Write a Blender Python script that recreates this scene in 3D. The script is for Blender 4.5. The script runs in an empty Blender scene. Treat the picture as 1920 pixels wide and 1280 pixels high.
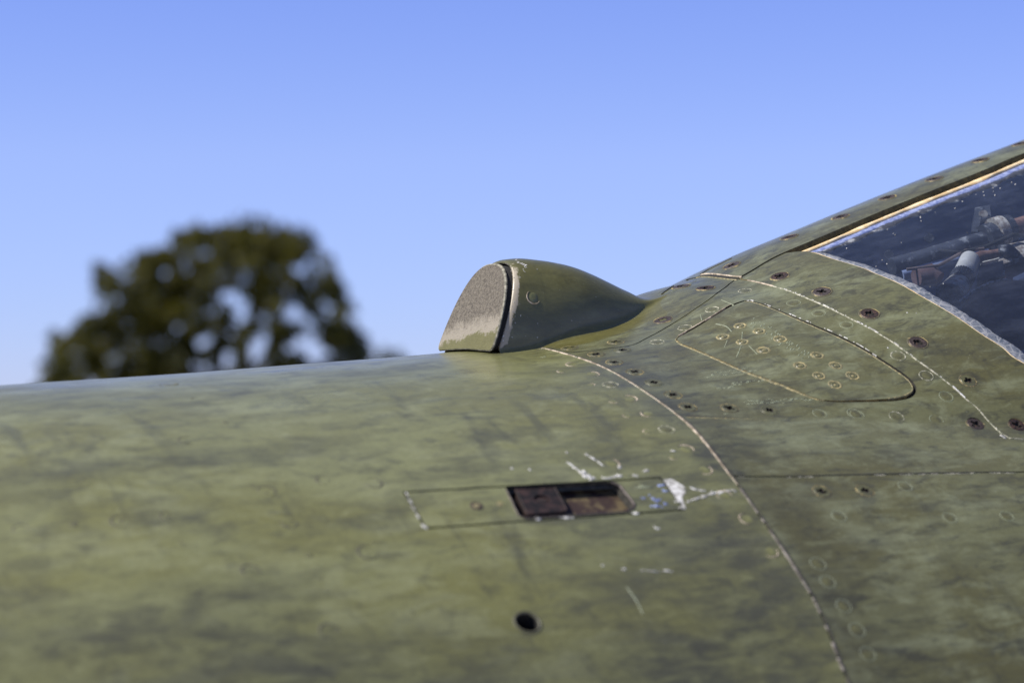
import bpy, bmesh, math, random
import numpy as np
from mathutils import Vector, Matrix
from mathutils.geometry import delaunay_2d_cdt
random.seed(7); rng = np.random.default_rng(7)
C = bpy.context.scene.collection
# ------------------------------------------------------------------ camera numbers
F_PX = 85.0/36.0*1920.0
FW = np.array([0.5, math.sqrt(3)/2, 0.0]); RT = np.array([math.sqrt(3)/2, -0.5, 0.0]); UP = np.array([0, 0, 1.0])
CAM = -1.5*FW + 0.00993*RT + 0.00397*UP          # relative to the ridge of the main joint
R0 = 0.46
def project(P):
    d = np.asarray(P) - CAM
    z = d@FW
    return np.stack([960+F_PX*(d@RT)/z, 640-F_PX*(d@UP)/z], -1), z
def pixel_dir(px):
    px = np.asarray(px, float)
    return FW + ((px[..., 0]-960)/F_PX)[..., None]*RT - ((px[..., 1]-640)/F_PX)[..., None]*UP
# ------------------------------------------------------------------ fuselage surface r(x, theta)
def pchip(xk, yk, x):
    xk = np.asarray(xk, float); yk = np.asarray(yk, float)
    h = np.diff(xk); d = np.diff(yk)/h; m = np.zeros_like(xk)
    for i in range(1, len(xk)-1):
        if d[i-1]*d[i] > 0:
            w1 = 2*h[i]+h[i-1]; w2 = h[i]+2*h[i-1]
            m[i] = (w1+w2)/(w1/d[i-1]+w2/d[i])
    m[0] = d[0]; m[-1] = d[-1]
    x = np.clip(x, xk[0], xk[-1]); i = np.clip(np.searchsorted(xk, x)-1, 0, len(h)-1)
    t = (x-xk[i])/h[i]
    return ((2*t**3-3*t**2+1)*yk[i]+(t**3-2*t**2+t)*h[i]*m[i]+(-2*t**3+3*t**2)*yk[i+1]+(t**3-t**2)*h[i]*m[i+1])
RX = [-1.9,-1.6,-1.2,-.8,-.55,-.40,-.318,-.26,-.2,-.13,-.06,0.0,.03,.06,.09,.107,.13,.153,.19,.24,.30,.36,.433,.6,.85,1.1,2.2]
RZ = [-0.455, -0.3, -0.17, -0.085, -0.045, -0.03, -0.0207, -0.0176, -0.0143, -0.0096, -0.0051, 0.0, 0.006, 0.0125, 0.0215, 0.0296, 0.039, 0.0438, 0.0602, 0.0786, 0.1003, 0.1212, 0.1454, 0.2, 0.265, 0.3, 0.3]
XT = np.linspace(-1.9, 2.2, 4101)
def set_ridge(rx, rz):
    global RIDGE, BASE
    RIDGE = pchip(rx, rz, XT)
    k = np.exp(-0.5*(np.arange(-20, 21)/7.0)**2); k /= k.sum()
    RIDGE = np.convolve(np.pad(RIDGE, 20, mode='edge'), k, 'valid')
    BASE = np.where(XT < 0, RIDGE, np.interp(0, XT, RIDGE)+0.05*np.minimum(XT, 1.2))
    BASE = np.convolve(np.pad(BASE, 20, mode='edge'), k, 'valid')
set_ridge(RX, RZ)
def crease_at(x): return np.clip(.172+.2*x, .16, .30)        # arc distance of the deck's lower edge
def radius(x, th):
    a = np.abs(th)*R0
    ridge = np.interp(x, XT, RIDGE); base = np.interp(x, XT, BASE)
    q = np.sqrt((a/crease_at(x))**2+.004)-.0632
    f = (1-q)*(1+.45*q)
    f = np.where(f > 0, .5*(f+np.sqrt(f*f+.0006)), .5*(f+np.sqrt(f*f+.0006)))
    return R0 + base + (ridge-base)*f
def point(x, th, off=0.0):
    r = radius(x, th)+off
    return np.stack([x+0*th, -r*np.sin(th), -R0+r*np.cos(th)], -1)
def normal(x, th):
    e = 4e-4
    n = np.cross(point(x+e, th)-point(x-e, th), point(x, th+e)-point(x, th-e))
    n = n/np.linalg.norm(n, axis=-1, keepdims=True)
    out = np.stack([0*th, -np.sin(th), np.cos(th)], -1)
    return n*np.sign((n*out).sum(-1))[..., None]
def cast(px):
    """pixels -> (x, theta) on the skin; nan where the ray misses"""
    px = np.atleast_2d(np.asarray(px, float)); D = pixel_dir(px)
    t = np.linspace(.75, 2.6, 1500)
    def g(tt, D):
        P = CAM+tt[..., None]*D
        th = np.arctan2(-P[..., 1], P[..., 2]+R0); rr = np.hypot(P[..., 1], P[..., 2]+R0)
        return rr-radius(P[..., 0], th), P[..., 0], th
    G, _, _ = g(t[None, :]+np.zeros((len(px), 1)), D[:, None, :])
    hit = (G[:, :-1] > 0) & (G[:, 1:] <= 0)
    ok = hit.any(1); i = hit.argmax(1)
    lo = t[i]; hi = t[i+1]
    for _ in range(40):
        m = .5*(lo+hi); gm, _, _ = g(m, D); lo = np.where(gm > 0, m, lo); hi = np.where(gm > 0, hi, m)
    _, x, th = g(hi, D)
    x = np.where(ok, x, np.nan); th = np.where(ok, th, np.nan)
    return np.stack([x, th], -1)

# ------------------------------------------------------------------ camera, sky, sun, exposure
H = 1.75                                                            # height of the nose ridge above the apron
TILT = Matrix.Translation((0, 0, H)) @ Matrix.Rotation(math.radians(3.0), 4, Vector(RT)) @ Matrix.Translation((0, 0, -H))
cam = bpy.data.cameras.new('camera'); cam.lens = 85; cam.sensor_width = 36; cam.sensor_fit = 'HORIZONTAL'
cam.clip_start = .05; cam.clip_end = 20000
cam.dof.use_dof = True; cam.dof.focus_distance = 1.525; cam.dof.aperture_fstop = 7.1
camera = bpy.data.objects.new('camera', cam); C.objects.link(camera)
m3 = Matrix((RT, UP, -FW)).transposed().to_4x4()
camera.matrix_world = TILT @ Matrix.Translation(Vector(CAM)+Vector((0, 0, H))) @ m3
sc = bpy.context.scene; sc.camera = camera
SUN_DIR = Vector((-.62, .165, .76)).normalized()                     # towards the sun
world = bpy.data.worlds.new('World'); sc.world = world; world.use_nodes = True
wn = world.node_tree.nodes; wl = world.node_tree.links
sky = wn.new('ShaderNodeTexSky'); sky.sky_type = 'NISHITA'; sky.sun_disc = False
sky.sun_elevation = math.asin(SUN_DIR.z); sky.sun_rotation = math.atan2(SUN_DIR.x, SUN_DIR.y)
sky.altitude = 300; sky.air_density = 1.0; sky.dust_density = 0.2; sky.ozone_density = 2.5
geo = wn.new('ShaderNodeTexCoord'); sep = wn.new('ShaderNodeSeparateXYZ'); wl.new(geo.outputs['Generated'], sep.inputs[0])
grade = wn.new('ShaderNodeValToRGB'); wl.new(sep.outputs['Z'], grade.inputs[0])     # clear violet-blue air
er = grade.color_ramp.elements
er[0].position = 0.0; er[0].color = (.62, .66, 1.15, 1); er[1].position = .45; er[1].color = (.86, .82, .98, 1)
for p_, c_ in ((.065, (.725, .735, 1.16, 1)), (.127, (.86, .81, 1.2, 1)), (.19, (.785, .765, 1.24, 1))):
    e_ = er.new(p_); e_.color = c_
tint = wn.new('ShaderNodeMix'); tint.data_type = 'RGBA'; tint.blend_type = 'MULTIPLY'; tint.inputs[0].default_value = 1
wl.new(sky.outputs[0], tint.inputs[6]); wl.new(grade.outputs[0], tint.inputs[7])
wl.new(tint.outputs[2], wn['Background'].inputs[0]); wn['Background'].inputs[1].default_value = 0.09
sd = bpy.data.lights.new('sun', 'SUN'); sd.energy = 5.0; sd.angle = math.radians(.53); sd.color = (1, .95, .86)
sun = bpy.data.objects.new('sun', sd); C.objects.link(sun)
sun.rotation_euler = SUN_DIR.to_track_quat('Z', 'Y').to_euler(); sun.location = (0, 0, 30)
sc.view_settings.view_transform = 'Standard'; sc.view_settings.look = 'None'
sc.view_settings.exposure = 0.615; sc.view_settings.gamma = 1; sc.view_settings.use_curve_mapping = False
sc.cycles.max_bounces = 8; sc.cycles.transparent_max_bounces = 16
# ------------------------------------------------------------------ materials
class NT:
    def __init__(s, name):
        s.m = bpy.data.materials.new(name); s.m.use_nodes = True; s.n = s.m.node_tree.nodes; s.l = s.m.node_tree.links
        s.b = s.n['Principled BSDF']; s.out = s.n['Material Output']
        s.tc = s.n.new('ShaderNodeTexCoord')
    def map(s, scale, loc=(0, 0, 0)):
        k = s.n.new('ShaderNodeMapping'); s.l.new(s.tc.outputs['Object'], k.inputs[0])
        k.inputs['Scale'].default_value = scale; k.inputs['Location'].default_value = loc; return k.outputs[0]
    def noise(s, scale, detail=4, rough=.6, vec=None, dist=0):
        k = s.n.new('ShaderNodeTexNoise'); k.inputs['Scale'].default_value = scale; k.inputs['Detail'].default_value = detail
        k.inputs['Roughness'].default_value = rough; k.inputs['Distortion'].default_value = dist
        s.l.new(vec if vec is not None else s.tc.outputs['Object'], k.inputs['Vector']); return k.outputs[0]
    def ramp(s, src, a, b, va=0.0, vb=1.0):
        k = s.n.new('ShaderNodeMapRange'); k.interpolation_type = 'SMOOTHSTEP'
        k.inputs[1].default_value = a; k.inputs[2].default_value = b; k.inputs[3].default_value = va; k.inputs[4].default_value = vb
        s.l.new(src, k.inputs[0]); return k.outputs[0]
    def math(s, op, a, b=None, clamp=False):
        k = s.n.new('ShaderNodeMath'); k.operation = op; k.use_clamp = clamp
        for i, v in enumerate((a, b)):
            if v is None: continue
            if isinstance(v, (int, float)): k.inputs[i].default_value = v
            else: s.l.new(v, k.inputs[i])
        return k.outputs[0]
    def mix(s, f, a, b, mode='MIX'):
        k = s.n.new('ShaderNodeMix'); k.data_type = 'RGBA'; k.blend_type = mode
        for i, v in ((0, f), (6, a), (7, b)):
            if isinstance(v, tuple): k.inputs[i].default_value = v+(1,)
            elif isinstance(v, (int, float)): k.inputs[i].default_value = v
            else: s.l.new(v, k.inputs[i])
        return k.outputs[2]
    def attr(s, name):
        k = s.n.new('ShaderNodeAttribute'); k.attribute_name = name; return k.outputs['Fac']
    def bump(s, h, dist, strength=1):
        k = s.n.new('ShaderNodeBump'); k.inputs['Distance'].default_value = dist; k.inputs['Strength'].default_value = strength
        s.l.new(h, k.inputs['Height']); s.l.new(k.outputs[0], s.b.inputs['Normal'])
    def set(s, color=None, rough=None, metal=None, spec=None):
        for key, v in (('Base Color', color), ('Roughness', rough), ('Metallic', metal), ('Specular IOR Level', spec)):
            if v is None: continue
            if isinstance(v, tuple): s.b.inputs[key].default_value = v+(1,)
            elif isinstance(v, (int, float)): s.b.inputs[key].default_value = v
            else: s.l.new(v, s.b.inputs[key])
        return s.m
def paint(name, olive, sage, dark, pale, worn_col=(.42, .38, .32), hairk=.45, dripk=.35, con=.8, gloss=(.25, .40)):
    t = NT(name)
    big = t.noise(8, 4, .6, t.map((.8, 1.5, 1.5)), .4)
    mid = t.noise(30, 8, .68, t.map((.5, 1.3, 1.5), (.3, .1, 0)), .8)
    mid2 = t.noise(34, 6, .66, t.map((.6, 1.3, 1.3), (3, 2, 1)), .6)
    streak = t.noise(34, 7, .74, t.map((.28, 1.8, 2.2), (1, 5, 2)), .5)
    hair = t.noise(75, 6, .78, t.map((.16, 2.2, 2.4), (4, 1, 2)), .3)
    fine = t.noise(420, 3, .6)
    c = t.mix(t.ramp(big, .36, .64), olive, sage)
    c = t.mix(t.ramp(mid2, .48, .66, 0, .6), c, pale)
    c = t.mix(t.math('MULTIPLY', t.ramp(mid, .47, .72, 0, .70), t.ramp(big, .30, .55, .35, 1)), c, dark)
    mott = t.noise(95, 6, .7, t.map((.5, 1.2, 1.4), (7, 3, 2)), .7)
    c = t.mix(t.ramp(mott, .50, .66, 0, con*.8), c, dark)
    c = t.mix(t.ramp(mott, .46, .34, 0, .35), c, pale)
    c = t.mix(t.ramp(streak, .53, .70, 0, con), c, dark)
    c = t.mix(t.ramp(hair, .56, .70, 0, hairk), c, pale)
    sc_ = t.math('MULTIPLY', t.attr('scuff'), t.ramp(t.noise(130, 6, .75, t.map((.22, 1.1, 1.2), (2, 7, 1)), .5), .38, .64))
    c = t.mix(sc_, c, tuple(v*1.12 for v in pale))
    st = t.math('MULTIPLY', t.attr('stain_shade'), t.ramp(t.math('ADD', t.math('MULTIPLY', mid2, .5), t.math('MULTIPLY', mott, .5)), .32, .66, .30, 1.0))
    c = t.mix(t.math('MINIMUM', st, .9), c, dark)
    drip = t.noise(46, 6, .68, t.map((1.5, .32, .32), (5, 2, 8)), .5)
    c = t.mix(t.math('MULTIPLY', t.ramp(drip, .52, .70, 0, dripk), t.ramp(big, .62, .40)), c, dark)
    spk = t.ramp(t.noise(900, 2, .5), .70, .76)
    c = t.mix(t.math('MULTIPLY', spk, .35), c, (.30, .32, .24))
    pit = t.ramp(t.noise(260, 3, .6), .70, .78, 0, .5)
    c = t.mix(pit, c, (.04, .04, .03))
    c = t.mix(1.0, c, t.mix(fine, (.80, .80, .80), (1.2, 1.2, 1.2)), 'MULTIPLY')
    w = t.math('MULTIPLY', t.attr('worn'), 1.0)
    wn_ = t.ramp(t.math('ADD', w, t.math('MULTIPLY', t.math('SUBTRACT', t.noise(230, 5, .7), .5), 1.1)), .42, .58)
    wc = t.mix(t.noise(600, 3, .7), worn_col, tuple(v*1.35 for v in worn_col))
    c = t.mix(wn_, c, wc)
    r = t.math('ADD', t.ramp(mid, .3, .7, gloss[0], gloss[1]), t.math('MULTIPLY', wn_, .25))
    t.bump(t.math('ADD', t.math('MULTIPLY', t.noise(120, 4, .6), .6), t.math('MULTIPLY', fine, .3)), .00025, .35)
    t.b.inputs['Coat Weight'].default_value = .28; t.b.inputs['Coat Roughness'].default_value = .20
    return t.set(c, r, 0, .5)
def plain(name, c1, c2, scale=200, rough=.6, metal=0, bump=0, spec=.5, lo=.4, hi=.62, detail=4):
    t = NT(name); f = t.noise(scale, detail, .65)
    if bump: t.bump(f, bump, .8)
    return t.set(t.mix(t.ramp(f, lo, hi), c1, c2), rough, metal, spec)
MAT = {}
MAT['nose'] = paint('olive_paint_nose', (.129, .126, .043), (.156, .160, .071), (.044, .043, .029), (.198, .204, .104), hairk=.18, dripk=.5, con=.52)
MAT['aft'] = paint('olive_paint_deck', (.081, .075, .027), (.105, .105, .047), (.034, .032, .020), (.172, .182, .104))
MAT['hump'] = paint('olive_paint_fairing', (.084, .077, .021), (.100, .094, .030), (.045, .042, .016), (.130, .125, .048), (.27, .235, .175), hairk=.2, con=.4)
MAT['cap'] = None
MAT['sealant'] = plain('cream_joint_sealant', (.16, .125, .085), (.46, .38, .29), 150, .75, bump=.0004)
MAT['oldseal'] = plain('aged_joint_sealant', (.070, .058, .045), (.25, .22, .185), 220, .75, bump=.0003)
MAT['grime'] = plain('grimy_joint', (.012, .012, .010), (.04, .036, .028), 300, .8)
MAT['primer'] = plain('ochre_primer', (.12, .09, .035), (.34, .24, .085), 350, .65)
MAT['olivedark'] = plain('dark_olive_edge', (.018, .019, .008), (.055, .052, .022), 300, .7)
MAT['cream'] = plain('aged_glazing_putty', (.62, .44, .22), (.75, .60, .38), 160, .6, bump=.0004)
MAT['chip'] = plain('bare_white_chip', (.25, .24, .22), (.56, .55, .53), 300, .7, bump=.0003)
MAT['bluechip_glint'] = plain('bare_bluish_chip_glint', (.10, .13, .28), (.22, .26, .42), 300, .6)
MAT['scuff'] = plain('sage_scuff', (.150, .165, .105), (.215, .24, .16), 500, .6)
MAT['ring'] = plain('chipped_fastener_ring', (.10, .105, .06), (.36, .34, .26), 420, .65, lo=.42, hi=.58)
MAT['ring_ochre'] = plain('ochre_fastener_ring', (.11, .10, .05), (.30, .245, .11), 480, .65, lo=.42, hi=.66)
MAT['halo'] = plain('stained_countersink', (.050, .044, .022), (.30, .235, .095), 260, .7, lo=.47, hi=.66)
MAT['dentring'] = plain('dark_dent', (.040, .038, .024), (.075, .072, .042), 300, .6)
MAT['rust'] = plain('rusty_screw_steel', (.026, .018, .015), (.078, .052, .043), 450, .5, .3, bump=.0003)
MAT['deeprust'] = plain('deep_rust', (.006, .004, .003), (.10, .040, .016), 800, .8, lo=.52, hi=.75)
MAT['latch'] = plain('worn_latch_steel', (.006, .005, .006), (.032, .018, .017), 160, .7, 0, spec=.25, bump=.0002)
MAT['latchfloor'] = plain('rusty_latch_floor', (.020, .008, .006), (.095, .070, .032), 120, .7, lo=.45, hi=.64, detail=7)
MAT['black'] = plain('shadowed_cavity', (.006, .006, .006), (.012, .011, .010), 100, .9)
MAT['seal_grey'] = None
MAT['lining'] = plain('dark_cockpit_lining', (.20, .25, .40), (.28, .33, .48), 25, .7)
MAT['pipe'] = plain('dark_blue_pipe', (.035, .040, .055), (.28, .29, .31), 110, .5, .2, lo=.55, hi=.7)
MAT['rustpipe'] = plain('rust_brown_pipe', (.12, .06, .05), (.24, .13, .10), 150, .7)
MAT['alloy'] = plain('pale_alloy', (.60, .59, .56), (.76, .75, .72), 120, .45, .3)
MAT['greycollar'] = plain('grey_flaking_collar', (.20, .16, .13), (.46, .44, .40), 300, .7)
MAT['brown'] = plain('brown_hood', (.10, .075, .068), (.16, .115, .10), 60, .7)
MAT['redbrown'] = plain('red_brown_panel', (.085, .05, .05), (.13, .075, .07), 40, .7)
MAT['bluelens'] = plain('blue_grey_lens', (.06, .075, .13), (.09, .11, .18), 30, .45)
def rust_mat():
    t = NT('rusty_screw_steel'); f = t.noise(450, 4, .7); oi = t.n.new('ShaderNodeObjectInfo'); rnd = oi.outputs['Random']
    a = t.mix(rnd, (.020, .013, .011), (.045, .034, .030)); b = t.mix(rnd, (.085, .042, .026), (.085, .070, .062))
    t.bump(f, .0003, .8); return t.set(t.mix(t.ramp(f, .42, .66), a, b), .5, .3, .5)
MAT['rust'] = rust_mat()
def cap_mat():
    t = NT('sandblasted_lens_cover')
    sp = t.noise(640, 5, .8); sp2 = t.noise(1100, 2, .6)
    g = t.mix(t.ramp(sp, .36, .62), (.048, .040, .030), (.128, .110, .084))
    g = t.mix(t.ramp(sp2, .58, .68, 0, .30), g, (.30, .265, .22))
    z = t.attr('worn'); edge = t.math('ADD', z, t.math('MULTIPLY', t.math('SUBTRACT', t.noise(130, 6, .7), .5), .55))
    pale = t.mix(t.noise(700, 3, .7), (.17, .15, .115), (.26, .23, .185))
    edge = t.math('ADD', edge, t.math('MULTIPLY', t.math('SUBTRACT', sp, .5), .35))
    g = t.mix(t.ramp(edge, .30, .60), g, pale)
    green = t.mix(t.noise(160, 4, .6), (.066, .062, .022), (.125, .118, .048))
    g = t.mix(t.ramp(edge, .64, .72), g, green)
    t.bump(t.math('ADD', sp, sp2), .0004, .8)
    return t.set(g, .75, 0, .35)
MAT['cap'] = cap_mat(); MAT['caprim'] = plain('cover_rim', (.09, .085, .06), (.26, .24, .18), 300, .7)
def bead_mat():
    t = NT('crazed_grey_glazing_seal')
    v = t.n.new('ShaderNodeTexVoronoi'); v.feature = 'DISTANCE_TO_EDGE'; v.inputs['Scale'].default_value = 170
    t.l.new(t.map((1, .8, 1)), v.inputs['Vector'])
    f = t.noise(190, 6, .7, None, 1.2)
    c = t.mix(t.ramp(f, .36, .64), (.070, .085, .108), (.20, .205, .23))
    c = t.mix(t.ramp(v.outputs[0], .02, .10, .65, 0), c, (.29, .29, .29))
    c = t.mix(t.ramp(t.noise(330, 4, .7), .60, .68), c, (.03, .04, .06))
    t.bump(f, .0005, 1)
    return t.set(c, .38, 0, .5)
MAT['seal_grey'] = bead_mat()
def glass_mat():
    t = NT('windscreen_glass'); t.n.remove(t.b)
    tr = t.n.new('ShaderNodeBsdfTransparent'); tr.inputs[0].default_value = (.80, .85, .94, 1)
    gl = t.n.new('ShaderNodeBsdfGlossy'); gl.inputs['Roughness'].default_value = .03
    fr = t.n.new('ShaderNodeFresnel'); fr.inputs[0].default_value = 1.52
    df = t.n.new('ShaderNodeBsdfDiffuse'); df.inputs[0].default_value = (.22, .26, .38, 1)
    m1 = t.n.new('ShaderNodeMixShader'); m2 = t.n.new('ShaderNodeMixShader')
    t.l.new(t.ramp(t.noise(60, 6, .7, t.map((.3, 1, 1))), .40, .75, .05, .12), m1.inputs[0])
    t.l.new(tr.outputs[0], m1.inputs[1]); t.l.new(df.outputs[0], m1.inputs[2])
    t.l.new(fr.outputs[0], m2.inputs[0]); t.l.new(m1.outputs[0], m2.inputs[1]); t.l.new(gl.outputs[0], m2.inputs[2])
    t.l.new(m2.outputs[0], t.out.inputs[0]); return t.m
MAT['glass'] = glass_mat()

# ------------------------------------------------------------------ object helpers
HV = np.array([0, 0, H])
def link(name, verts, faces, mats, parent=None, mat_idx=None, smooth=True, normals=None, attrs=None):
    me = bpy.data.meshes.new(name); me.from_pydata([tuple(v) for v in verts], [], [tuple(int(i) for i in f) for f in faces])
    for m in (mats if isinstance(mats, (list, tuple)) else [mats]): me.materials.append(m)
    if mat_idx is not None: me.polygons.foreach_set('material_index', np.asarray(mat_idx, np.int32))
    sm = np.full(len(me.polygons), smooth) if isinstance(smooth, bool) else np.asarray(smooth, bool)
    me.polygons.foreach_set('use_smooth', sm)
    for k, v in (attrs or {}).items():
        a = me.attributes.new(k, 'FLOAT', 'POINT'); a.data.foreach_set('value', np.asarray(v, np.float32))
    me.update()
    if normals is not None: me.normals_split_custom_set_from_vertices([tuple(n) for n in normals])
    o = bpy.data.objects.new(name, me); C.objects.link(o)
    if parent is not None: o.parent = parent
    return o
def tag(o, label=None, cat=None, group=None, kind=None):
    for k, v in (('label', label), ('category', cat), ('group', group), ('kind', kind)):
        if v: o[k] = v
    return o
def catmull(p, step=.002):
    p = np.asarray(p, float); q = np.vstack([2*p[0]-p[1], p, 2*p[-1]-p[-2]]); out = []
    for i in range(1, len(q)-2):
        L = np.linalg.norm((q[i+1]-q[i])*1.0); n = max(2, int(L/step))
        t = (np.arange(n)/n)[:, None]
        out.append(.5*((2*q[i])+(q[i+1]-q[i-1])*t+(2*q[i-1]-5*q[i]+4*q[i+1]-q[i+2])*t**2+(-q[i-1]+3*q[i]-3*q[i+1]+q[i+2])*t**3))
    out.append(p[-1:]); return np.vstack(out)
def xa(px):
    u = cast(px); u[:, 1] *= R0
    if np.isnan(u).any(): print('MISS', np.asarray(px)[np.isnan(u).any(1)])
    return u[~np.isnan(u).any(1)]
def S(uv, off=0.0):
    uv = np.asarray(uv); return point(uv[..., 0], uv[..., 1]/R0, off)+HV
def Nrm(uv):
    uv = np.asarray(uv); return normal(uv[..., 0], uv[..., 1]/R0)
def area(p): return .5*np.sum(p[:, 0]*np.roll(p[:, 1], -1)-np.roll(p[:, 0], -1)*p[:, 1])
def resample(p, step, closed=True):
    q = np.vstack([p, p[:1]]) if closed else p
    d = np.r_[0, np.cumsum(np.linalg.norm(np.diff(q, axis=0), axis=1))]; keep = np.r_[True, np.diff(d) > 1e-7]; q = q[keep]; d = d[keep]
    out = [q[0]]
    for i in range(len(q)-1):                                       # keeps the corners, splits long edges
        n = max(1, int(math.ceil((d[i+1]-d[i])/step)))
        for k in range(1, n+1): out.append(q[i]+(q[i+1]-q[i])*k/n)
    out = np.array(out)
    thin = [out[0]]
    for v in out[1:]:
        if np.linalg.norm(v-thin[-1]) > step*.35: thin.append(v)
    thin = np.array(thin)
    if closed and np.linalg.norm(thin[-1]-thin[0]) < step*.35: thin = thin[:-1]
    return thin
def inset(p, d):
    if area(p) < 0: p = p[::-1]
    e = np.roll(p, -1, 0)-p; e /= np.linalg.norm(e, axis=1, keepdims=True)+1e-12
    n = np.stack([-e[:, 1], e[:, 0]], 1); nn = n+np.roll(n, 1, 0)
    nn /= np.maximum(np.linalg.norm(nn, axis=1, keepdims=True)**2/2, .5)
    return p+nn*d
def inside(poly, P):
    x, y = P[:, 0], P[:, 1]; r = np.zeros(len(P), bool); q = np.roll(poly, -1, 0)
    for (x0, y0), (x1, y1) in zip(poly, q):
        if y0 == y1: continue
        c = ((y0 > y) != (y1 > y)) & (x < (x1-x0)*(y-y0)/(y1-y0)+x0); r ^= c
    return r
def rmask(seed, cut, n=90):
    r = np.random.default_rng(seed); v = r.random(n); v = .6*v+.4*np.convolve(np.pad(v, 3, mode='wrap'), np.ones(7)/7, 'valid')
    return lambda u: np.interp(u, np.linspace(0, 1, n), v) > cut
STAIN_SHADE = []; WORN = []; PALE = []; SCREWHOLES = []; TH28 = np.linspace(0, 2*math.pi, 28, endpoint=False)
def painted_masks(uv):
    st = np.zeros(len(uv)); wo = np.zeros(len(uv))
    for (c, rx, ry, ang, k) in STAIN_SHADE:
        d = uv-c; ca, sa = math.cos(ang), math.sin(ang)
        q = ((d[:, 0]*ca+d[:, 1]*sa)/rx)**2+((-d[:, 0]*sa+d[:, 1]*ca)/ry)**2
        st = np.maximum(st, k*np.exp(-q))
    for (pl, w, k) in WORN:
        dm = np.full(len(uv), 9.)
        for a, b in zip(pl[:-1], pl[1:]):
            ab = b-a; t = np.clip(((uv-a)@ab)/(ab@ab), 0, 1); dm = np.minimum(dm, np.linalg.norm(uv-(a+t[:, None]*ab), axis=1))
        st = np.maximum(st, k*np.exp(-(dm/w)**2))
    for c, r in SCREWHOLES:
        d = np.linalg.norm(uv-c, axis=1); st = np.maximum(st, .55*np.exp(-(d/(r+.003))**4))
    pl_ = np.zeros(len(uv))
    for (pl, w, k) in PALE:
        for a, b in zip(pl[:-1], pl[1:]):
            ab = b-a; t = np.clip(((uv-a)@ab)/(ab@ab), 0, 1); dm = np.linalg.norm(uv-(a+t[:, None]*ab), axis=1)
            pl_ = np.maximum(pl_, k*np.exp(-(dm/w)**2))
    return st, wo, pl_
def patch(name, poly, mat, rim_mat=None, holes=(), spacing=.005, off=0.0, gap=.0005, hole_gap=None, depth=.003, bstep=.003, parent=None, masks=True, hole_depth=None):
    """a piece of the skin bounded by poly (x, arc), with turned-down edges"""
    B = inset(resample(poly, bstep), gap)
    loops = [B]; hg = gap if hole_gap is None else hole_gap; ns = 0
    for c, r in (SCREWHOLES if masks else ()):
        cc = np.stack([c[0]+r*np.cos(TH28), c[1]+r*np.sin(TH28)], 1)
        if inside(B, cc).all(): loops.append(cc[::-1]); ns += 1
    for h in holes:
        hh = resample(h, min(bstep, .0015)); hh = hh if area(hh) > 0 else hh[::-1]
        loops.append(inset(hh, -hg)[::-1])
    allb = np.vstack(loops)
    gx = np.arange(B[:, 0].min(), B[:, 0].max(), spacing); gy = np.arange(B[:, 1].min(), B[:, 1].max(), spacing)
    G = np.stack(np.meshgrid(gx, gy), -1).reshape(-1, 2)+spacing*.37
    k = inside(B, G)
    for h in loops[1:]: k &= ~inside(h, G)
    G = G[k]
    near = np.zeros(len(G), bool)
    cell = {}
    for v in allb: cell.setdefault((int(v[0]//spacing), int(v[1]//spacing)), []).append(v)
    for i, g in enumerate(G):
        cx, cy = int(g[0]//spacing), int(g[1]//spacing)
        for dx in (-1, 0, 1):
            for dy in (-1, 0, 1):
                for v in cell.get((cx+dx, cy+dy), ()):
                    if (v[0]-g[0])**2+(v[1]-g[1])**2 < (.5*spacing)**2: near[i] = True
    G = G[~near]; pts = np.vstack([allb, G])
    edges = []; s = 0
    for L in loops:
        n = len(L); edges += [(s+i, s+(i+1) % n) for i in range(n)]; s += n
    vo, eo, fo, *_ = delaunay_2d_cdt([Vector((p[0]*100, p[1]*100)) for p in pts], edges, [], 0, 1e-6)
    V = np.array([(v.x, v.y) for v in vo])/100; F = np.array(fo)
    cen = V[F].mean(1); k = inside(B, cen)
    for h in loops[1:]: k &= ~inside(h, cen)
    F = F[k]
    p3 = S(V, off); n3 = Nrm(V)
    fn = np.cross(p3[F[:, 1]]-p3[F[:, 0]], p3[F[:, 2]]-p3[F[:, 0]]); flip = (fn*n3[F[:, 0]]).sum(1) < 0
    F[flip] = F[flip][:, ::-1]
    verts = list(p3); faces = [tuple(f) for f in F]; mi = [0]*len(faces); nor = list(n3)
    for li, L in enumerate(loops):
        dd = depth if li == 0 or hole_depth is None else (.0025 if li <= ns else hole_depth)
        if 0 < li <= ns: dd = .0025
        n = len(L); ctr = L
        pt = S(L, off); pb = S(L, off-dd); nn = Nrm(L)
        tan = np.roll(pt, -1, 0)-np.roll(pt, 1, 0); side = np.cross(tan, nn); side /= np.linalg.norm(side, axis=1, keepdims=True)+1e-12
        b = len(verts); verts += list(pt)+list(pb); nor += list(side)+list(side)
        for i in range(n):
            j = (i+1) % n; faces.append((b+i, b+n+i, b+n+j, b+j)); mi.append(1)
    uvall = np.vstack([V]+[np.vstack([L, L]) for L in loops])
    st, wo, pm = painted_masks(uvall) if masks else (np.zeros(len(uvall)),)*3
    return link(name, verts, faces, [mat, rim_mat or mat], parent, mi, True, nor, {'stain_shade': st, 'worn': wo, 'scuff': pm})
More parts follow.
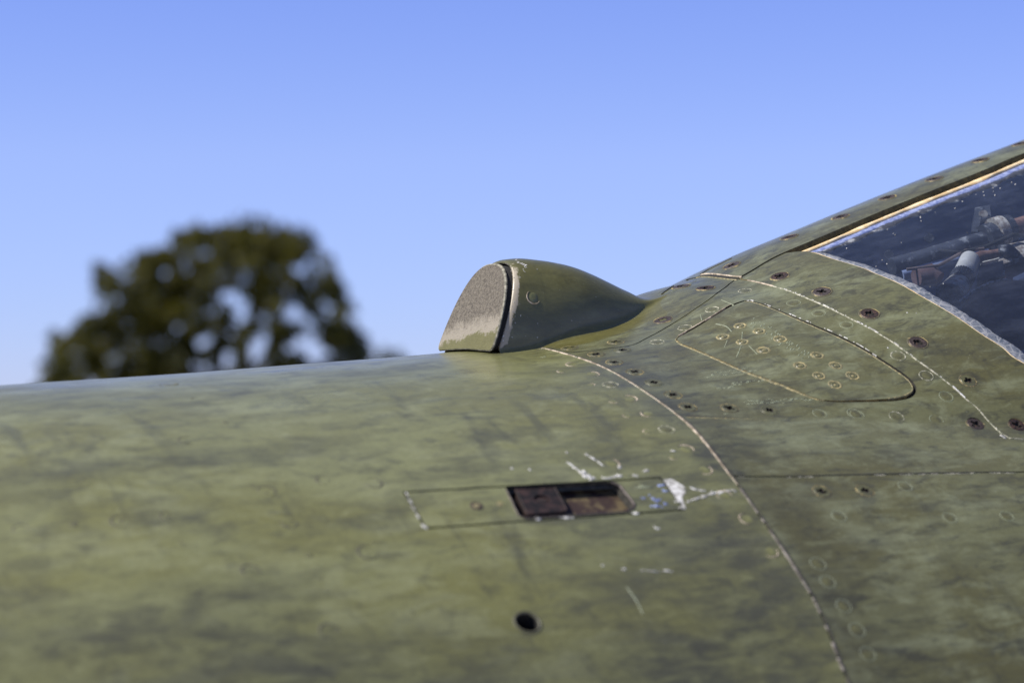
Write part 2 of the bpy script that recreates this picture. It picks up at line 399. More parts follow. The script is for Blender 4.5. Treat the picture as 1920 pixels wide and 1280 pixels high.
def ribbon(name, line, width, mat, parent, off=0.0, bulge=.0002, rag=0.0, mask=None, step=.0012, side=0.0):
    """a thin bead lying along a line on the skin; width may be a function of 0..1"""
    L = resample(line, step, False); n = len(L)
    t = np.gradient(L, axis=0); t /= np.linalg.norm(t, axis=1, keepdims=True)+1e-12; q = np.stack([-t[:, 1], t[:, 0]], 1)
    u = np.linspace(0, 1, n); w = np.array([width(x) if callable(width) else width for x in u])
    r1 = np.convolve(rng.random(n+8), np.ones(3)/3, 'same')[:n]; r2 = np.convolve(rng.random(n+8), np.ones(3)/3, 'same')[:n]
    wl_ = w*(.5+side)*(1-rag+2*rag*r1); wr = w*(.5-side)*(1-rag+2*rag*r2)
    prof = [(-1, -.0008), (-.8, bulge*.6), (0, bulge), (.8, bulge*.6), (1, -.0008)]
    verts = []; nor = []
    for f, z in prof:
        uv = L+q*(np.where(f > 0, wl_, wr)*f)[:, None]; verts += list(S(uv, off+z))
    faces = []
    for r in range(len(prof)-1):
        for i in range(n-1):
            if mask is not None and not mask(.5*(u[i]+u[i+1])): continue
            faces.append((r*n+i, r*n+i+1, (r+1)*n+i+1, (r+1)*n+i))
    return link(name, verts, faces, mat, parent)
def flakes(name, items, mat, parent, off=.00012, seed=1, kind='stuff'):
    """irregular thin flakes: (x, arc, length, width, angle)"""
    r = np.random.default_rng(seed); verts = []; faces = []
    for (x, a, ln, wd, an) in items:
        n = 13; th = np.linspace(0, 2*math.pi, n, endpoint=False); rad = .5+.65*r.random(n)
        px = np.cos(th)*rad*ln*.5; py = np.sin(th)*rad*wd*.5
        uv = np.stack([x+px*math.cos(an)-py*math.sin(an), a+px*math.sin(an)+py*math.cos(an)], 1)
        b = len(verts); verts += list(S(np.vstack([uv, [[x, a]]]), off)); verts += list(S(uv, off-.0004))
        for i in range(n):
            j = (i+1) % n; faces += [(b+i, b+j, b+n), (b+n+1+i, b+n+1+j, b+j, b+i)]
    o = link(name, verts, faces, mat, parent)
    if kind: o['kind'] = kind
    return o
def orient(uv, spin=0.0, lift=0.0):
    uv = np.asarray(uv)[None]; n = Vector(Nrm(uv)[0]); p = Vector(S(uv)[0])
    x = Vector((1, 0, 0)); x = (x-n*x.dot(n)).normalized(); y = n.cross(x)
    return Matrix.Translation(p+n*lift) @ Matrix((x, y, n)).transposed().to_4x4() @ Matrix.Rotation(spin, 4, 'Z')

# ------------------------------------------------------------------ the aircraft
plane = bpy.data.objects.new('aircraft', None); C.objects.link(plane); plane.empty_display_size = .2
plane.matrix_world = TILT
tag(plane, 'weathered olive green jet aircraft nose with raked windscreen and stubby hump', 'aircraft')

# curves of the skin in (x, arc)
Mk = np.array([(.010, -.30), (.010, -.1), (.010, 0), (.0097, .063), (.0115, .112), (.0112, .150), (.0125, .196), (.0072, .254), (.0052, .299), (.005, .346), (.000, .402), (-.004, .60)])
def Mx(a): return pchip(Mk[:, 1], Mk[:, 0], np.asarray(a, float))
XJG = .2015
def Mpiece(a0, a1):
    a = np.linspace(a0, a1, max(2, int(abs(a1-a0)/.003))); return np.stack([Mx(a), a], 1)
Gk = np.array([(.0097, .063), (.025, .071), (.044, .076), (.065, .074), (.084, .068), (.113, .058), (.152, .0435), (.206, .038), (.265, .034), (.332, .029), (.4, .027), (.75, .026)])
Gk = np.vstack([Gk[:3], xa([(1180, 648), (1216, 632), (1260, 607.5), (1296, 584.5), (1330, 561), (1356, 541.5), (1381, 523.5), (1405, 511), (1433, 494), (1458, 480.5), (1497, 463.5), (1570, 433), (1640, 403), (1737, 363.5), (1820, 331), (1920, 289)])[:, :], [(.75, .024)]])
def Ga(x): return pchip(Gk[:, 0], Gk[:, 1], np.asarray(x, float))
def Gpiece(x0, x1, s=1):
    x = np.linspace(x0, x1, max(2, int(abs(x1-x0)/.003))); return np.stack([x, s*Ga(x)], 1)
Nk = np.vstack([[(.1602, 0), (.1605, .012)], xa([(1384, 522.5), (1424, 530), (1480, 546), (1536, 569), (1600, 600), (1648, 625.6), (1682, 647), (1714, 671), (1757, 702), (1785, 724), (1810, 747), (1832, 764), (1848, 783), (1863, 799), (1876, 811)])])
XNG, ANG = Nk[2]; XNK, ANK = Nk[-1]
def Npiece(a0, a1):
    a = np.linspace(a0, a1, max(3, int(abs(a1-a0)/.003))); return np.stack([pchip(Nk[:, 1], Nk[:, 0], np.abs(a)), a], 1)
Kk = np.vstack([[(XNK, ANK)], xa([(1895, 821), (1920, 823)]), [(.3, .264), (.4, .276), (.75, .295)]])
Kc = catmull(Kk)
Hk = catmull([(.0072, .254), (.04, .2585), (.083, .262), (.195, .272), (.30, .285), (.45, .305), (.75, .33)])
Jc = catmull(np.vstack([[(XJG, Ga(np.array([XJG]))[0])], xa([(1515, 471), (1564, 485.5), (1621, 503), (1640, 511.5), (1687, 531.5), (1723, 552), (1754, 569.5), (1794, 593.5), (1839, 624.5), (1879, 650), (1918, 679)]), [(.285, .222), (.33, .241), (.42, .252), (.75, .258)]]))

# stains and streaks that follow their own shape; lowest ones also paint in shade
for (px, py, rx, ry, an, k) in [(345, 862, .028, .010, .1, .8), (475, 856, .024, .009, .1, .8), (585, 835, .026, .008, 0, .7), (120, 892, .034, .014, 0, .8), (40, 925, .03, .018, 0, .65),
        (110, 748, .03, .006, 0, .5), (265, 745, .03, .006, 0, .5), (470, 722, .03, .012, 0, .45), (650, 830, .010, .012, .5, .7), (690, 700, .05, .016, 0, .4),
        (420, 1125, .05, .018, .2, .7), (330, 1160, .03, .02, 0, .55), (520, 1095, .03, .012, .2, .55), (990, 1200, .014, .018, 0, .55), (1000, 1175, .010, .010, 0, .8),
        (1270, 880, .035, .03, .8, .75), (1180, 860, .03, .02, .3, .55), (1380, 1050, .03, .06, .3, .6), (1300, 1020, .04, .03, 0, .5), (1480, 1180, .03, .05, .3, .5),
        (880, 870, .03, .02, 0, .3), (1000, 740, .05, .02, 0, .35), (1150, 800, .03, .02, .2, .5), (60, 1250, .05, .03, 0, .5), (250, 1270, .04, .03, 0, .6),
        (1330, 1000, .09, .06, .3, 1.05), (1420, 1160, .08, .08, .3, 1.15), (1290, 1240, .09, .05, 0, 1.1), (1260, 770, .035, .045, .2, 1.1), (1190, 715, .05, .022, 0, 1.0), (1335, 860, .02, .05, 0, 1.2), (1110, 690, .05, .015, 0, .7), (1250, 1110, .06, .045, 0, .9), (1210, 850, .06, .03, .3, .8), (620, 1250, .10, .03, 0, .9), (250, 1210, .10, .035, .1, .85), (900, 1260, .07, .03, 0, .8), (450, 1260, .10, .03, 0, .8), (1000, 880, .02, .03, .8, .4),
        (1560, 930, .012, .012, 0, .0), (1625, 945, .010, .010, .9, .6), (1760, 655, .012, .012, 0, .75), (1745, 690, .012, .008, 0, .6), (1505, 900, .03, .008, .3, .5), (1690, 860, .05, .008, .1, .5)]:
    u = xa([(px, py)]); STAIN_SHADE.append((u[0], rx*.8, ry*.8, an, k*.95)) if len(u) else None
for pl, w, k in [([(872, 775), (895, 815), (920, 865), (938, 892)], .0022, .8), ([(962, 985), (975, 1050), (995, 1120)], .0022, .75), ([(905, 805), (928, 860)], .005, .45),
                 ([(650, 690), (700, 712), (740, 742), (760, 770)], .0016, .5), ([(968, 1000), (990, 1120)], .006, .35)]:
    WORN.append((xa(pl), w, k))

# fasteners that sit in countersunk holes
BIG = [(1243, 600), (1277, 537), (1323, 540), (1372, 499), (1480, 446), (1576, 408), (1664, 372), (1752, 337), (1838, 302), (1913, 271), (1462, 518), (1541, 547), (1630, 588), (1721, 642)]
HALF = [(1815, 713), (1155, 641), (1168, 656), (1118, 664), (1152, 679), (1190, 697), (1226, 717), (1262, 740), (1290, 763), (1368, 765), (1443, 769), (1541, 921), (1622, 919), (1068, 652), (1022, 651)]
DARK = [(1829, 795), (1907, 797)]
for lst, r in ((BIG, .0056), (HALF, .0048), (DARK, .0053)):
    for u in xa(lst): SCREWHOLES.append((u, r))
for pl, w, k in [([(1700, 1000), (1740, 1070), (1765, 1130), (1790, 1200), (1830, 1290)], .010, .9), ([(1640, 950), (1690, 985), (1760, 990)], .012, .8), ([(1850, 920), (1800, 960), (1720, 1000)], .014, .7),
                 ([(1560, 940), (1580, 985), (1650, 1010)], .010, .6), ([(1430, 820), (1520, 850), (1560, 840)], .014, .6), ([(1700, 850), (1800, 850), (1900, 850)], .010, .7), ([(1640, 730), (1600, 735)], .012, .6),
                 ([(1330, 705), (1440, 695)], .006, .9), ([(1400, 752), (1530, 748)], .005, .9), ([(1410, 612), (1450, 640), (1500, 665)], .006, .9), ([(1310, 735), (1350, 720)], .010, .6), ([(1380, 770), (1430, 830), (1470, 870)], .006, .6),
                 ([(1550, 625), (1600, 650)], .006, .5), ([(1230, 690), (1250, 730), (1300, 770)], .010, .5), ([(1880, 1050), (1900, 1150)], .014, .5), ([(1420, 545), (1500, 560)], .006, .5)]:
    PALE.append((xa(pl), w, k*.62))
PALE.append((Mpiece(.265, .5)+np.array([.0045, 0]), .003, .75)); PALE.append((Mpiece(.19, .25)+np.array([.004, 0]), .002, .5))
# outer skin pieces
latch_px = [(757, 922), (1000, 908.5), (1238, 895), (1284, 955), (1040, 973), (798, 990)]
latch_uv = xa(latch_px)
hole_c = xa([(989, 1166)])[0]
circ = lambda c, r, n=40: np.stack([c[0]+r*np.cos(np.linspace(0, 2*np.pi, n, endpoint=False)), c[1]+r*np.sin(np.linspace(0, 2*np.pi, n, endpoint=False))], 1)
nose_poly = np.vstack([[(-.45, -.30)], Mpiece(-.30, .60), [(-.45, .60)]])
nose = patch('nose_skin', nose_poly, MAT['nose'], MAT['grime'], [latch_uv, circ(hole_c, .0058)], .0035, parent=plane, bstep=.003, hole_depth=.004)
acc_out = xa([(1395, 563), (1420, 566.5), (1500, 598), (1600, 642), (1660, 677), (1700, 704), (1715, 720), (1718, 733), (1708, 745), (1682, 751), (1640, 753), (1600, 753.5), (1560, 753),
              (1525, 747), (1480, 728), (1380, 690), (1290, 651), (1272, 643), (1267, 637), (1275, 628), (1330, 596), (1370, 572)])
acc_in = xa([(1395, 565), (1419, 568.5), (1499, 601), (1598.5, 645.8), (1658, 681), (1696, 707), (1709, 721), (1710.5, 732), (1698, 740), (1676, 745.5), (1640, 748.5), (1600, 750), (1560, 750.5),
             (1527, 745), (1482, 726), (1382, 688.5), (1292, 649.5), (1275, 641.5), (1270, 636.5), (1277, 629.5), (1331, 598), (1371, 574.5)])
cl = lambda p: catmull(np.vstack([p, p[:1]]), .0015)[:-1]
acc_out = cl(acc_out); acc_in = cl(acc_in)
deck_poly = np.vstack([Mpiece(.063, .254), Hk[1:], [(.75, .295)], Kc[::-1][1:], Npiece(ANK, ANG)[1:], Gpiece(XNG, .0097)[1:]])
patch('deck_skin', deck_poly, MAT['aft'], MAT['grime'], [acc_out], .0035, parent=plane, bstep=.0025, hole_gap=0.0, hole_depth=.0035)
patch('lower_skin', np.vstack([Mpiece(.254, .60), [(.75, .60)], Hk[::-1]]), MAT['aft'], MAT['grime'], [], .005, parent=plane)
patch('centre_skin', np.vstack([Mpiece(-.063, .063), Gpiece(.0097, XNG)[1:], Npiece(ANG, -ANG)[1:], Gpiece(XNG, .0097, -1)[1:]]), MAT['aft'], MAT['grime'], [], .004, parent=plane)
patch('windscreen_strip', np.vstack([Npiece(-ANG, ANG), Gpiece(XNG, .75)[1:], Gpiece(.75, XNG, -1)]), MAT['aft'], MAT['olivedark'], [], .004, parent=plane, depth=.0045, off=.0005)
patch('windscreen_frame', np.vstack([Npiece(ANG, ANK), Kc[1:], [(.75, .258)], Jc[::-1][1:], Gpiece(XJG, XNG)]), MAT['aft'], MAT['primer'], [], .004, parent=plane, depth=.0035)
patch('far_skin', np.vstack([[(.75, -.30)], [(.012, -.30)], Mpiece(-.30, -.063), Gpiece(.0097, .75, -1)[1:]]), MAT['aft'], MAT['grime'], [], .01, parent=plane, masks=False)
access = patch('access_panel', acc_in, MAT['aft'], MAT['primer'], [], .0035, parent=plane, gap=0, depth=.0025, bstep=.002)
def loft(name, xs, ths, mat):
    X, T = np.meshgrid(np.array(xs), np.array(ths), indexing='ij'); P = point(X, T)+HV; Nn = normal(X, T); n, m = X.shape
    f = [(i*m+j, i*m+j+1, (i+1)*m+j+1, (i+1)*m+j) for i in range(n-1) for j in range(m-1)]
    return link(name, P.reshape(-1, 3), f, mat, plane, None, True, Nn.reshape(-1, 3), {'stain_shade': np.zeros(n*m), 'worn': np.zeros(n*m)})
loft('nose_cone', np.r_[np.linspace(-1.895, -.8, 40), np.linspace(-.77, -.4495, 20)], np.linspace(-math.pi, math.pi, 160), MAT['nose'])
t0, t1 = .5995/R0, 2*math.pi-.2995/R0
loft('belly_skin', np.linspace(-.4505, 2.2, 90), np.linspace(t0, t1, 90), MAT['nose'])
loft('rear_skin', np.linspace(.7495, 2.2, 40), np.linspace(.24/R0, .6005/R0, 30), MAT['aft'])
loft('rear_skin', np.linspace(.7495, 2.2, 40), np.linspace(-.3005/R0, -.24/R0, 12), MAT['aft'])
loft('spine_skin', np.linspace(1.65, 2.2, 20), np.linspace(-.24/R0, .24/R0, 40), MAT['aft'])
loft('canopy_pane', np.linspace(.7495, 1.65, 30), np.linspace(-.24/R0, .24/R0, 40), MAT['glass'])
ang = np.linspace(0, 2*math.pi, 60, endpoint=False); cap = point(2.2+0*ang, ang)+HV
link('rear_bulkhead', np.vstack([cap, [cap.mean(0)]]), [(i, (i+1) % 60, 60) for i in range(60)], MAT['aft'], plane, smooth=False)

# joints: dirt at the bottom of the gaps, sealant standing in them
ribbon('joint_bed', Mpiece(-.25, .60), .006, MAT['grime'], plane, off=-.0016, bulge=0)
ribbon('joint_bed', Hk, .006, MAT['grime'], plane, off=-.0016, bulge=0)
ribbon('joint_bed', Gpiece(.0097, XJG), .006, MAT['grime'], plane, off=-.0016, bulge=0)
ribbon('joint_bed', Npiece(ANG, ANK), .006, MAT['grime'], plane, off=-.0016, bulge=0)
ribbon('joint_bed', Npiece(-ANG, ANG), .006, MAT['grime'], plane, off=-.0016, bulge=0)
ribbon('joint_bed', Gpiece(.0097, .75, -1), .006, MAT['grime'], plane, off=-.0016, bulge=0)
ribbon('joint_bed', Kc, .006, MAT['grime'], plane, off=-.0016, bulge=0)
ribbon('joint_bed', np.vstack([acc_out, acc_out[:1]]), .010, MAT['grime'], plane, off=-.0028, bulge=0)
wM = lambda u: (.0006+.0013*math.exp(-((u-.42)/.07)**2)+.0020*math.exp(-((u-.85)/.08)**2))*(.8+.4*math.sin(37*u)*math.sin(91*u))
ribbon('joint_sealant', Mpiece(-.05, .262), wM, MAT['sealant'], plane, off=.0001, rag=.55, step=.0010, mask=rmask(21, .17, 140))
ribbon('joint_sealant', Mpiece(-.05, .262), .0006, MAT['ring'], plane, off=-.0001, rag=.4, step=.0015)
ribbon('joint_grime', Mpiece(.03, .5)+np.array([.0013, 0]), lambda u: .0006+.0005*math.sin(40*u)**2, MAT['grime'], plane, off=.00002, rag=.7, bulge=.0001)
ribbon('joint_sealant', Mpiece(.265, .60), lambda u: .0017, MAT['oldseal'], plane, off=-.0001, rag=.8, step=.0016, mask=rmask(9, .42, 120))
ribbon('joint_sealant', Npiece(.050, .236), lambda u: .0005+.0007*abs(math.sin(7*u+.4)), MAT['ring'], plane, off=.0001, rag=.6, step=.0008)
ribbon('worn_edge', Npiece(.050, .236)+np.array([.0004, 0]), lambda u: .0004+.0006*abs(math.sin(9*u+.4)), MAT['chip'], plane, off=.0002, rag=.9, step=.0006, mask=rmask(3, .60, 150))
ribbon('joint_sealant', Npiece(.036, .058), .0010, MAT['sealant'], plane, off=.0002, rag=.5, step=.0006)
ribbon('joint_sealant', Kc[:90], .0006, MAT['ring'], plane, off=.0000, rag=.6)
Hpx = np.stack([Hk[:, 0], Hk[:, 1]+.0009], 1)
ribbon('joint_sealant', Hpx[:220], .0007, MAT['ring'], plane, off=.0000, rag=.9, step=.0015, mask=rmask(12, .48, 80))
ribbon('panel_lap', xa([(1288, 782), (1310, 783), (1350, 784), (1400, 785), (1440, 788)]), lambda u: .0014*(1-u)+.0002, MAT['ring_ochre'], plane, off=-.0001, rag=.6)
ribbon('panel_lap', xa([(1286, 779), (1310, 780), (1350, 781.5), (1410, 783)]), lambda u: .0012*(1-u)+.0002, MAT['grime'], plane, off=-.0001, rag=.3)
i0 = int(len(Hk)*.05); i1 = int(len(Hk)*.24)
ribbon('joint_grime', Hk[i0:i1]-np.array([0, .0002]), lambda u: .0005+.0011*math.sin(math.pi*u), MAT['black'], plane, off=.00005, rag=.3, bulge=.0001)
# worn edges of the access panel
up = xa([(1400, 563.5), (1420, 565.5), (1500, 596.5), (1600, 640.5), (1645, 668)])
ribbon('worn_edge', catmull(up), lambda u: .0012*(1-.8*u), MAT['chip'], plane, off=.0001, rag=.95, step=.0009, mask=rmask(8, .50, 110))
lo = xa([(1272, 643.5), (1290, 651.5), (1380, 690.5), (1480, 728.5), (1525, 747), (1545, 751)])
ribbon('worn_edge', catmull(lo), lambda u: .0010+.0018*math.exp(-((u-.72)/.16)**2), MAT['ring_ochre'], plane, off=.0001, rag=.5, step=.0009)
ri = xa([(1272, 629.5), (1300, 613), (1331, 595), (1370, 571)])
ribbon('worn_edge', catmull(ri), .0007, MAT['sealant'], plane, off=.0001, rag=.8, step=.0008)
ribbon('worn_edge', xa([(1281, 647.5), (1270, 641), (1266.5, 637), (1272, 630)]), .0007, MAT['ring_ochre'], plane, off=.0001, rag=.6, step=.0006)

ribbon('worn_edge', acc_in[:int(len(acc_in)*.42)], lambda u: .0008, MAT['ring_ochre'], plane, off=.0000, rag=.6, step=.0008)
# raised lip where the strip meets the deck
lip = catmull(xa([(1308, 520), (1314, 518), (1330, 517.5), (1350, 519.5), (1372, 522), (1386, 523)]))
ribbon('strip_lip', lip, lambda u: .0030*math.sin(math.pi*min(1, .15+u*.85))+.0006, MAT['black'], plane, off=.0004, bulge=.0002, step=.0008)
ribbon('strip_lip', lip+np.array([.0020, 0]), lambda u: .0008, MAT['sealant'], plane, off=.0009, rag=.3, step=.0008)
ribbon('worn_edge', lip-np.array([.0018, 0]), lambda u: .0007, MAT['ring_ochre'], plane, off=.0002, rag=.5, step=.0008)
fars = catmull(xa([(1313, 516), (1330, 506), (1350, 496.5), (1372, 486)]))
ribbon('panel_lap', fars, .0008, MAT['black'], plane, off=.0008)
for pl in ([(1288, 526), (1302, 518), (1314, 511.5)], [(1240, 552), (1251, 544), (1263, 536.5)]):
    ribbon('panel_lap', xa(pl), .0008, MAT['black'], plane, off=.0003)

# ---- windscreen glazing
pane_poly = np.vstack([Gpiece(XJG, .75), Jc[::-1]])
pane = patch('windscreen_pane', pane_poly, MAT['glass'], MAT['glass'], [], .006, off=-.0042, gap=-.0015, depth=.0004, parent=plane, masks=False)
pane['label'] = 'dark glass side pane with crazed seal along its lower edge'
ribbon('glazing_putty', Gpiece(XJG, .75)+np.array([0, .0025]), lambda u: .0026*(1+.25*math.sin(70*u)+.2*math.sin(133*u)), MAT['cream'], plane, off=-.0036, bulge=.0010, step=.0015)
ribbon('glazing_putty', Jc+np.array([.0004, 0]), lambda u: .0014*(1+.3*math.sin(60*u)), MAT['cream'], plane, off=-.0012, bulge=.0008, rag=.5, step=.0012)
b0 = Jc+np.array([.0072, 0]); b0[:, 1] += .001
ribbon('glazing_seal_glint', b0, lambda u: .0125*min(1, .35+5*u)*(1+.06*math.sin(190*u)), MAT['seal_grey'], plane, off=-.0040, bulge=.0006, rag=.14, step=.0018)
ribbon('glazing_seal_glint', Gpiece(.207, .75)+np.array([0, .0075]), lambda u: .0050, MAT['bluechip_glint'], plane, off=-.0041, bulge=.0003, rag=.15, step=.003)  # blue reflection along the pane's upper edge, put in as a coloured strip
ribbon('glazing_seal_glint', Gpiece(.212, .75)+np.array([0, .0125]), lambda u: .0045*(1+.4*math.sin(120*u)), MAT['pipe'], plane, off=-.0041, bulge=.0003, rag=.5, step=.0015)
specks = []
for i in range(36):
    x = .23+.24*rng.random(); a = Ga(x)+.014+(.012 if i < 26 else .10)*rng.random()
    s = .0003+.0005*rng.random(); specks.append((x, a, s, s*.8, rng.random()*3))
flakes('glass_specks', specks, MAT['chip'], plane, off=-.0038, seed=4)

# ---- what shows behind the glass
def pix3(px, py, depth):
    d = pixel_dir(np.array([px, py], float)); return Vector(CAM+d*depth+HV)
def in_(px, py, d):
    u = cast([(px, py)])[0]
    if np.isnan(u).any(): return pix3(px, py, 1.60+d)
    z = project(point(u[0:1], u[1:2]))[1][0]; return pix3(px, py, z+d)
def tube(name, pts, r, mat, n=20, caps=True, ribs=None):
    pts = [Vector(p) for p in pts]; k = len(pts); rr = r if isinstance(r, (list, tuple)) else [r]*k
    verts = []; faces = []
    up = Vector((.1, .3, 1))
    for i, p in enumerate(pts):
        d = (pts[min(i+1, k-1)]-pts[max(i-1, 0)]).normalized(); u = d.cross(up).normalized(); v = d.cross(u)
        for j in range(n):
            a = 2*math.pi*j/n; q = rr[i]*(1+(ribs if ribs and j % 2 else 0)); verts.append(p+u*math.cos(a)*q+v*math.sin(a)*q)
    for i in range(k-1):
        for j in range(n): faces.append((i*n+j, i*n+(j+1) % n, (i+1)*n+(j+1) % n, (i+1)*n+j))
    sm = [not ribs]*len(faces)
    if caps:
        b = len(verts); verts += verts[:n]+verts[(k-1)*n:k*n]
        faces += [tuple(range(b, b+n))[::-1], tuple(range(b+n, b+2*n))]; sm += [False, False]
    return link(name, verts, faces, mat, plane, smooth=sm)
def slab(name, pts, th, mat):
    """flat bar through four points, th thick away from the camera"""
    p = [Vector(q) for q in pts]; nn = (p[1]-p[0]).cross(p[3]-p[0]).normalized()*th
    v = p+[q+nn for q in p]
    return link(name, v, [(0, 1, 2, 3), (7, 6, 5, 4), (0, 4, 5, 1), (1, 5, 6, 2), (2, 6, 7, 3), (3, 7, 4, 0)], mat, plane, smooth=False)
def blob(name, c, r, mat, rot=0, squash=(1, 1, 1), seed=0, rough=0):
    bm = bmesh.new(); bmesh.ops.create_icosphere(bm, subdivisions=4, radius=1); rr = np.random.default_rng(seed)
    ph = rr.random(6)*6
    for v in bm.verts:
        k = 1+rough*(math.sin(4*v.co.x+ph[0])*math.sin(5*v.co.y+ph[1])+math.sin(7*v.co.z+ph[2])*.5)
        v.co = Vector((v.co.x*squash[0], v.co.y*squash[1], v.co.z*squash[2]))*r*k
    bmesh.ops.transform(bm, matrix=Matrix.Translation(c) @ Matrix.Rotation(rot, 4, 'Y'), verts=bm.verts)
    me = bpy.data.meshes.new(name); bm.to_mesh(me); bm.free(); me.materials.append(mat)
    for p in me.polygons: p.use_smooth = True
    o = bpy.data.objects.new(name, me); C.objects.link(o); o.parent = plane; return o
patch('cockpit_lining', np.array([(.16, -.27), (.74, -.27), (.74, -.02), (.16, -.02)]), MAT['lining'], MAT['lining'], [], .02, off=-.006, gap=0, depth=.001, parent=plane, masks=False)
slab('cockpit_floor', [Vector((.06, -.26, H-.10)), Vector((.9, -.26, H-.10)), Vector((.9, .26, H-.10)), Vector((.06, .26, H-.10))], -.004, MAT['lining'])
slab('cockpit_bulkhead', [Vector((1.7, -.4, H-.4)), Vector((1.7, .4, H-.4)), Vector((1.7, .4, H+.2)), Vector((1.7, -.4, H+.2))], .004, MAT['lining'])
tube('canopy_pipe', [in_(1672, 500, .040), in_(1720, 487, .040), in_(1790, 466, .040), in_(1853, 447, .040)], .0058, MAT['pipe'])
tube('pipe_collar', [in_(1846, 450, .038), in_(1862, 444, .038)], .0100, MAT['pipe'], 28)
tube('pipe_collar', [in_(1864, 440, .038), in_(1880, 435, .038)], .0112, MAT['greycollar'], 28)
tube('pipe_collar', [in_(1884, 433, .038), in_(1894, 430, .038)], .0100, MAT['pipe'], 28)
tube('rusty_pipe', [in_(1892, 430, .038), in_(1990, 402, .038)], .0060, MAT['rustpipe'])
tube('lower_pipe', [in_(1690, 516, .048), in_(1850, 472, .050)], .0034, MAT['lining'])
slab('pipe_bracket', [in_(1820, 442, .034), in_(1833, 443, .034), in_(1844, 394, .034), in_(1828, 397, .034)], .003, MAT['pipe'])
slab('pipe_bracket', [in_(1834, 420, .036), in_(1858, 414, .036), in_(1856, 392, .036), in_(1838, 395, .036)], .003, MAT['pipe'])
tube('canister', [in_(1819, 487, .034), in_(1806, 518, .034)], [.0066, .0072], MAT['alloy'], 28)
tube('knurled_ring', [in_(1806, 517, .034), in_(1799, 531, .034)], .0079, MAT['pipe'], 56, ribs=-.07)
tube('canister_foot', [in_(1799, 530, .035), in_(1782, 556, .036)], [.0073, .0100], MAT['greycollar'], 28)
tube('elbow_pipe', [in_(1826, 488, .034), in_(1840, 480, .032), in_(1862, 477, .034), in_(1882, 472, .034)], [.0042, .0036, .0030, .0026], MAT['rustpipe'])
blob('elbow_knob', in_(1891, 474, .034), .0066, MAT['pipe'], .4, (1.2, 1, .85), 3, .12)
slab('light_rail', [in_(1838, 518, .050), in_(1960, 462, .050), in_(1958, 440, .050), in_(1838, 498, .050)], .003, MAT['alloy'])
slab('side_panel', [in_(1830, 560, .058), in_(1990, 500, .058), in_(1990, 474, .058), in_(1836, 520, .058)], .003, MAT['redbrown'])
slab('light_rail', [in_(1898, 536, .048), in_(1970, 505, .048), in_(1970, 494, .048), in_(1898, 527, .048)], .003, MAT['alloy'])
tube('red_fitting', [in_(1718, 520, .040), in_(1745, 515, .042), in_(1762, 524, .044)], [.006, .0075, .005], MAT['redbrown'], 16)
blob('instrument_hood', in_(1892, 592, .050), .028, MAT['brown'], -.15, (1.15, 1.0, .80), 5, .03)
tube('hood_edge', [in_(1798, 566, .020), in_(1826, 544, .022), in_(1856, 530, .023), in_(1886, 524, .024), in_(1915, 531, .024), in_(1950, 552, .024)], .0009, MAT['greycollar'], 8)
tube('cable', [in_(1760, 470, .028), in_(1800, 474, .028), in_(1850, 462, .028), in_(1900, 440, .026), in_(1960, 446, .026)], .0014, MAT['black'], 8)
tube('cable', [in_(1700, 505, .028), in_(1760, 498, .028), in_(1810, 470, .028), in_(1845, 466, .028)], .0011, MAT['brown'], 8)
slab('grey_bracket', [in_(1868, 506, .042), in_(1935, 484, .042), in_(1935, 456, .042), in_(1880, 466, .042)], .003, MAT['greycollar'])
slab('dark_box', [in_(1830, 552, .042), in_(1880, 540, .042), in_(1876, 512, .042), in_(1832, 522, .042)], .01, MAT['pipe'])
for p_, m_ in (((1742, 447), 'pipe'), ((1843, 403), 'greycollar'), ((1666, 478), 'pipe')): tube('panel_knob', [in_(*p_, .034), in_(p_[0]+1, p_[1]-1, .026)], .0030, MAT[m_], 14)
